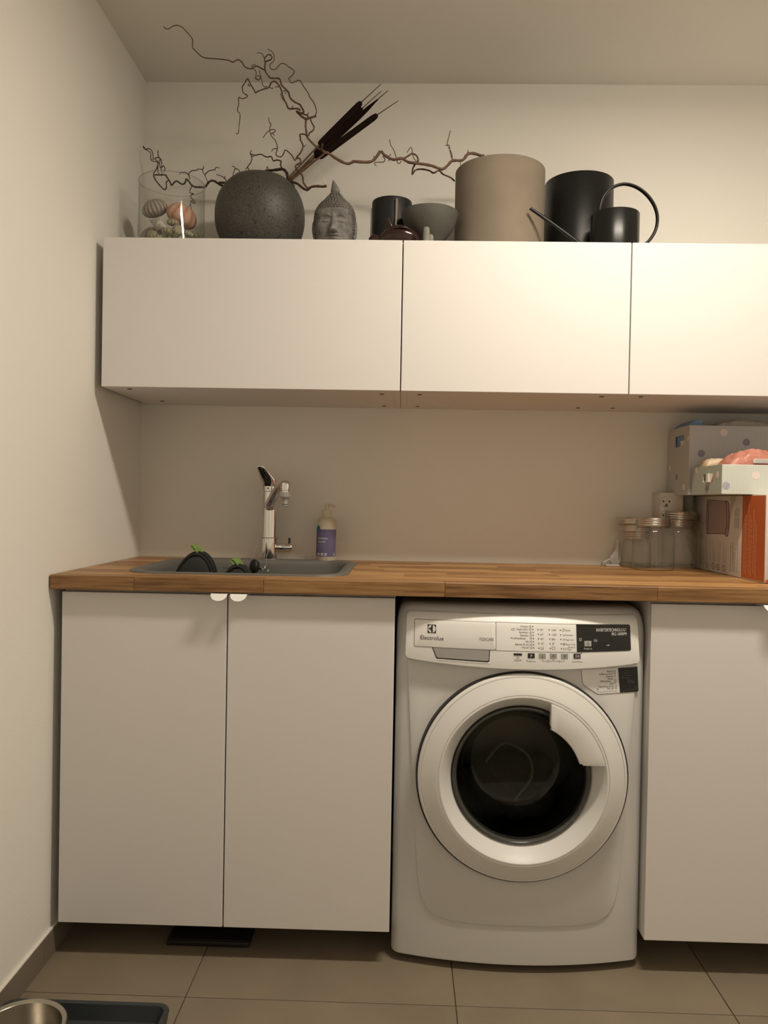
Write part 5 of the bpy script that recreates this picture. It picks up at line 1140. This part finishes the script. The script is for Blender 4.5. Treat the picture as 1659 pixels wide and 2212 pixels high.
for j in range(nz_+1):
    z = 1.8000+(1.981-1.8000)*j/nz_; r = hw(z); row = []
    for i in range(N):
        a = 2*PI*i/N; ca, sa = math.cos(a), math.sin(a); e_ = 2.25; f_ = (abs(ca)**e_+abs(sa)**e_)**(-1/e_)
        x = HX_+r*ca*f_; y = HY_+r*1.06*sa*f_
        if sa < -.1: y -= 1.25*relief(x, z)*min(1, (-sa-.1)/.35)
        row.append((x, y, z))
    rows.append(row)
obj('head', loops(rows), STONE, bh, 60)
bm = bmesh.new()                                            # rows of small curls
zz = 1.9215; kk = 0
def hairline(a): return 1.9215-.085*max(0, abs(a)-.70)**1.15 # angle from the front
for z in [1.862+.0072*k for k in range(17)]:
    r = hw(z)+.0005; m_ = max(8, int(2*PI*r/.0078))
    for i in range(m_):
        a = 2*PI*(i+.5*(kk % 2))/m_-PI
        if z < hairline(a)-.0005: continue
        ball((HX_+r*1.0*math.sin(a), HY_-r*1.045*math.cos(a), z), .0044, (1, 1, .9), 8, 6, bm)
    kk += 1
obj('curls', bm, STONED, bh, 60, kind='stuff')
fl = bmesh.new(); rows = []
for k, (z, r, dx) in enumerate([(1.9785, .0088, 0), (1.9815, .0088, 0), (1.9845, .0118, .0002), (1.989, .0130, .0004), (1.996, .0112, -.0006), (2.004, .0082, -.0022), (2.012, .0050, -.0042), (2.018, .0022, -.0056), (2.0212, .0004, -.0062)]):
    rows.append([(HX_-.0005+dx+r*math.cos(2*PI*i/40)*(1+.07*math.cos(10*2*PI*i/40+k*.5)), HY_+r*.9*math.sin(2*PI*i/40)*(1+.07*math.cos(10*2*PI*i/40+k*.5)), z) for i in range(40)])
obj('topknot', loops(rows), STONE, bh, 50)
for s in (-1, 1):
    bm = ball((HX_+s*.0585, HY_-.001, 1.879), 1, (.0052, .0105, .0270), 18, 14); ball((HX_+s*.0560, HY_-.004, 1.846), 1, (.0045, .0075, .0200), 16, 12, bm)
    ball((HX_+s*.0605, HY_-.006, 1.880), 1, (.0040, .0030, .0200), 12, 10, bm)
    obj('ear', bm, STONE, bh, 60)
# ---- black candle cup with chrome rods
QX, QY = .7865, -.200
cup = thing('candle_cup', 'black cylindrical cup held by upright chrome rods, beside the stone head', 'cup', (QX, QY, ZT))
obj('cup', lathe([(0, ZT+.020), (.052, ZT+.020), (.0572, ZT+.026), (.0575, ZT+.1685), (.0565, ZT+.1705), (.0535, ZT+.1695), (.0530, ZT+.05), (0, ZT+.05)], 64, (QX, QY, 0)), mat('black_stoneware', (.012, .012, .0125), .5, spec=.3), cup, 45)
for a in (-77, 163, 43):
    x, y = QX+.0615*math.cos(math.radians(a)), QY+.0615*math.sin(math.radians(a))
    obj('rod', lathe([(0, ZT+.0002), (.0040, ZT+.0002), (.0040, ZT+.1590), (.0030, ZT+.1605), (0, ZT+.1605)], 16, (x, y, 0)), CHROME, cup, 45)
# ---- glossy carved animal with a pointed fin
GX, GY = .802, -.325
fg = thing('carved_figurine', 'glossy dark wood animal figurine with a pointed fin before the black cup', 'figurine', (GX, GY, ZT))
pts = [(.728, -.322, 1.822, .005), (.742, -.322, 1.826, .013), (.757, -.323, 1.820, .012), (.772, -.325, 1.824, .019), (.792, -.326, 1.832, .0265), (.815, -.326, 1.834, .0285), (.836, -.326, 1.830, .0255), (.854, -.325, 1.824, .017), (.864, -.324, 1.820, .008)]
bm = tube(smoothpath(pts, 5), 20)
for v in bm.verts: v.co.z = max(ZT+.0003, v.co.z)
obj('body', bm, WOODG, fg, 60)
obj('fin', prism([(.774, 1.840), (.7765, 1.872), (.7785, 1.8865), (.7825, 1.880), (.789, 1.866), (.797, 1.850), (.798, 1.840)], -.330, -.323, bev=.0022), WOODG, fg, 60)
obj('carved_band', tube(smoothpath([(.778, -.343, 1.842, .0035), (.800, -.3515, 1.848, .0045), (.825, -.3535, 1.8475, .0045), (.850, -.342, 1.840, .003)], 5), 10, flat=(1, .8)), WOODG, fg, 60)
# ---- stone bowl and pale stone peg
o = obj('stone_bowl', lathe([(0, ZT+.0003), (.030, ZT+.0003), (.031, ZT+.010), (.029, ZT+.016), (.029, ZT+.024), (.033, ZT+.031), (.046, ZT+.042), (.0575, ZT+.055), (.0665, ZT+.0695), (.0735, ZT+.087), (.0790, ZT+.1105), (.0780, ZT+.1125), (.0755, ZT+.1110), (.069, ZT+.088), (.053, ZT+.060), (.03, ZT+.044), (0, ZT+.040)], 72, (.8935, -.280, 0)), BOWLM, None, 50)
tag(o, 'grey-green stone bowl standing between the black cup and the taupe pot', 'bowl'); rebase(o, (.8935, -.28, ZT))
pg = thing('stone_peg', 'small pale grey stone peg standing in front of the stone bowl', 'ornament', (.884, -.368, ZT))
obj('peg', lathe([(0, ZT+.0003), (.0105, ZT+.0003), (.0098, ZT+.010), (.0090, ZT+.030), (.0084, ZT+.0405), (.0060, ZT+.0435), (0, ZT+.0442)], 24, (.8830, -.368, 0)), PEG, pg, 50)
obj('foot', lathe([(0, ZT+.0003), (.0080, ZT+.0003), (.0078, ZT+.019), (.0055, ZT+.0245), (0, ZT+.026)], 18, (.8945, -.3655, 0)), PEG, pg, 50)
# ---- pots
def pot(x, y, r, h, m, label):
    o = obj('plant_pot', lathe([(0, ZT+.0003), (r-.003, ZT+.0003), (r, ZT+.003), (r, ZT+h-.0015), (r-.0012, ZT+h), (r-.0045, ZT+h-.0006), (r-.006, ZT+h-.006), (r-.006, ZT+.01), (0, ZT+.008)], 96, (x, y, 0)), m, None, 45)
    tag(o, label, 'pot'); rebase(o, (x, y, ZT)); return o
pot(1.0950, -.200, .1275, .2590, TAUPE, 'big taupe cylindrical plant pot, tallest on the cabinets')
pot(1.3386, -.120, .0994, .2617, BLACKPOT, 'satin black cylindrical pot behind the watering can')
wx, wy = 1.4000, -.300
wc_ = thing('watering_can', 'small black watering can with thin spout and big round handle', 'watering can', (wx, wy, ZT))
obj('tank', lathe([(0, ZT+.0003), (.0630, ZT+.0003), (.0650, ZT+.002), (.0650, ZT+.1030), (.0636, ZT+.1050), (.058, ZT+.1055), (.038, ZT+.1055), (.036, ZT+.100), (0, ZT+.100)], 64, (wx, wy, 0)), CANMAT, wc_, 45)
obj('spout', tube([(wx-.054, wy-.016, ZT+.0085, .0072), (1.3150, -.324, 1.8080, .0064), (1.2850, -.325, 1.8285, .0058), (1.2275, -.326, 1.8695, .0050), (1.1712, -.327, 1.9070, .0045), (1.1640, -.327, 1.9120, .0043)], 14), CANMAT, wc_, 60)
hp = [(1.3640, 1.905), (1.3620, 1.923), (1.3635, 1.940), (1.374, 1.966), (1.396, 1.988), (1.428, 1.998), (1.462, 1.990), (1.492, 1.968), (1.513, 1.938), (1.5215, 1.905), (1.517, 1.872), (1.500, 1.843), (1.482, 1.830), (1.462, 1.822)]
hp = [(.833+(x-.833)*.980, wy-.024, max(1.1086+(z-1.1086)*.980, ZT+.012) if k else ZT+.101, .0050) for k, (x, z) in enumerate(hp)]
obj('handle', tube(smoothpath(hp, 6), 14, flat=(1.4, .85)), CANMAT, wc_, 60)

# ================================================================== ON THE FLOOR
tr = thing('boot_tray', 'blue-black plastic tray with a raised rim in the lower left corner', 'tray', (.195, -1.08, 0))
def tl(i, z, r): return [(x, y, z) for x, y in rrect(.0145+i, .366-i, -1.32+i, -.842-i, r, 6)]
obj('tray', loops([tl(.016, .0004, .02), tl(.006, .004, .022), tl(.001, .034, .026), tl(0, .038, .027), tl(.001, .0405, .027), tl(.006, .0412, .024), tl(.0105, .0395, .02), tl(.012, .034, .019), tl(.020, .010, .016), tl(.026, .0075, .012)]), TRAYM, tr, 40)
bw = thing('feeding_bowl', 'shiny stainless steel feeding bowl standing in the tray', 'bowl', (.1115, -.991, .0075))
obj('bowl', lathe([(0, .0085), (.058, .0085), (.0700, .014), (.0755, .03), (.0780, .076), (.0825, .0795), (.0850, .0775), (.0865, .0790), (.0845, .0820), (.0805, .0822), (.0760, .0785), (.0735, .03), (.0680, .0165), (.057, .0115), (0, .0108)], 72, (.1115, -.991, 0)), mat('polished_steel', (.50, .47, .41), .24, 1.0), bw, 45)
obj('rubber_foot', lathe([(.056, .0077), (.0700, .0077), (.0735, .0165), (.0715, .0170), (.0680, .0120), (.056, .0085)], 48, (.1115, -.991, 0), close=True), RUBBER, bw, 45)
mt_ = thing('rubber_mat', 'flat black slab lying on the floor under the left base cabinet', 'mat', (.372, -.44, 0))
obj('slab', B(.268, .474, -.560, -.33, .0003, .014, .003, 2), RUBBER, mt_, 40)
obj('slab_rim', B(.271, .471, -.557, -.333, .014, .016, .0008), BLACKP, mt_)
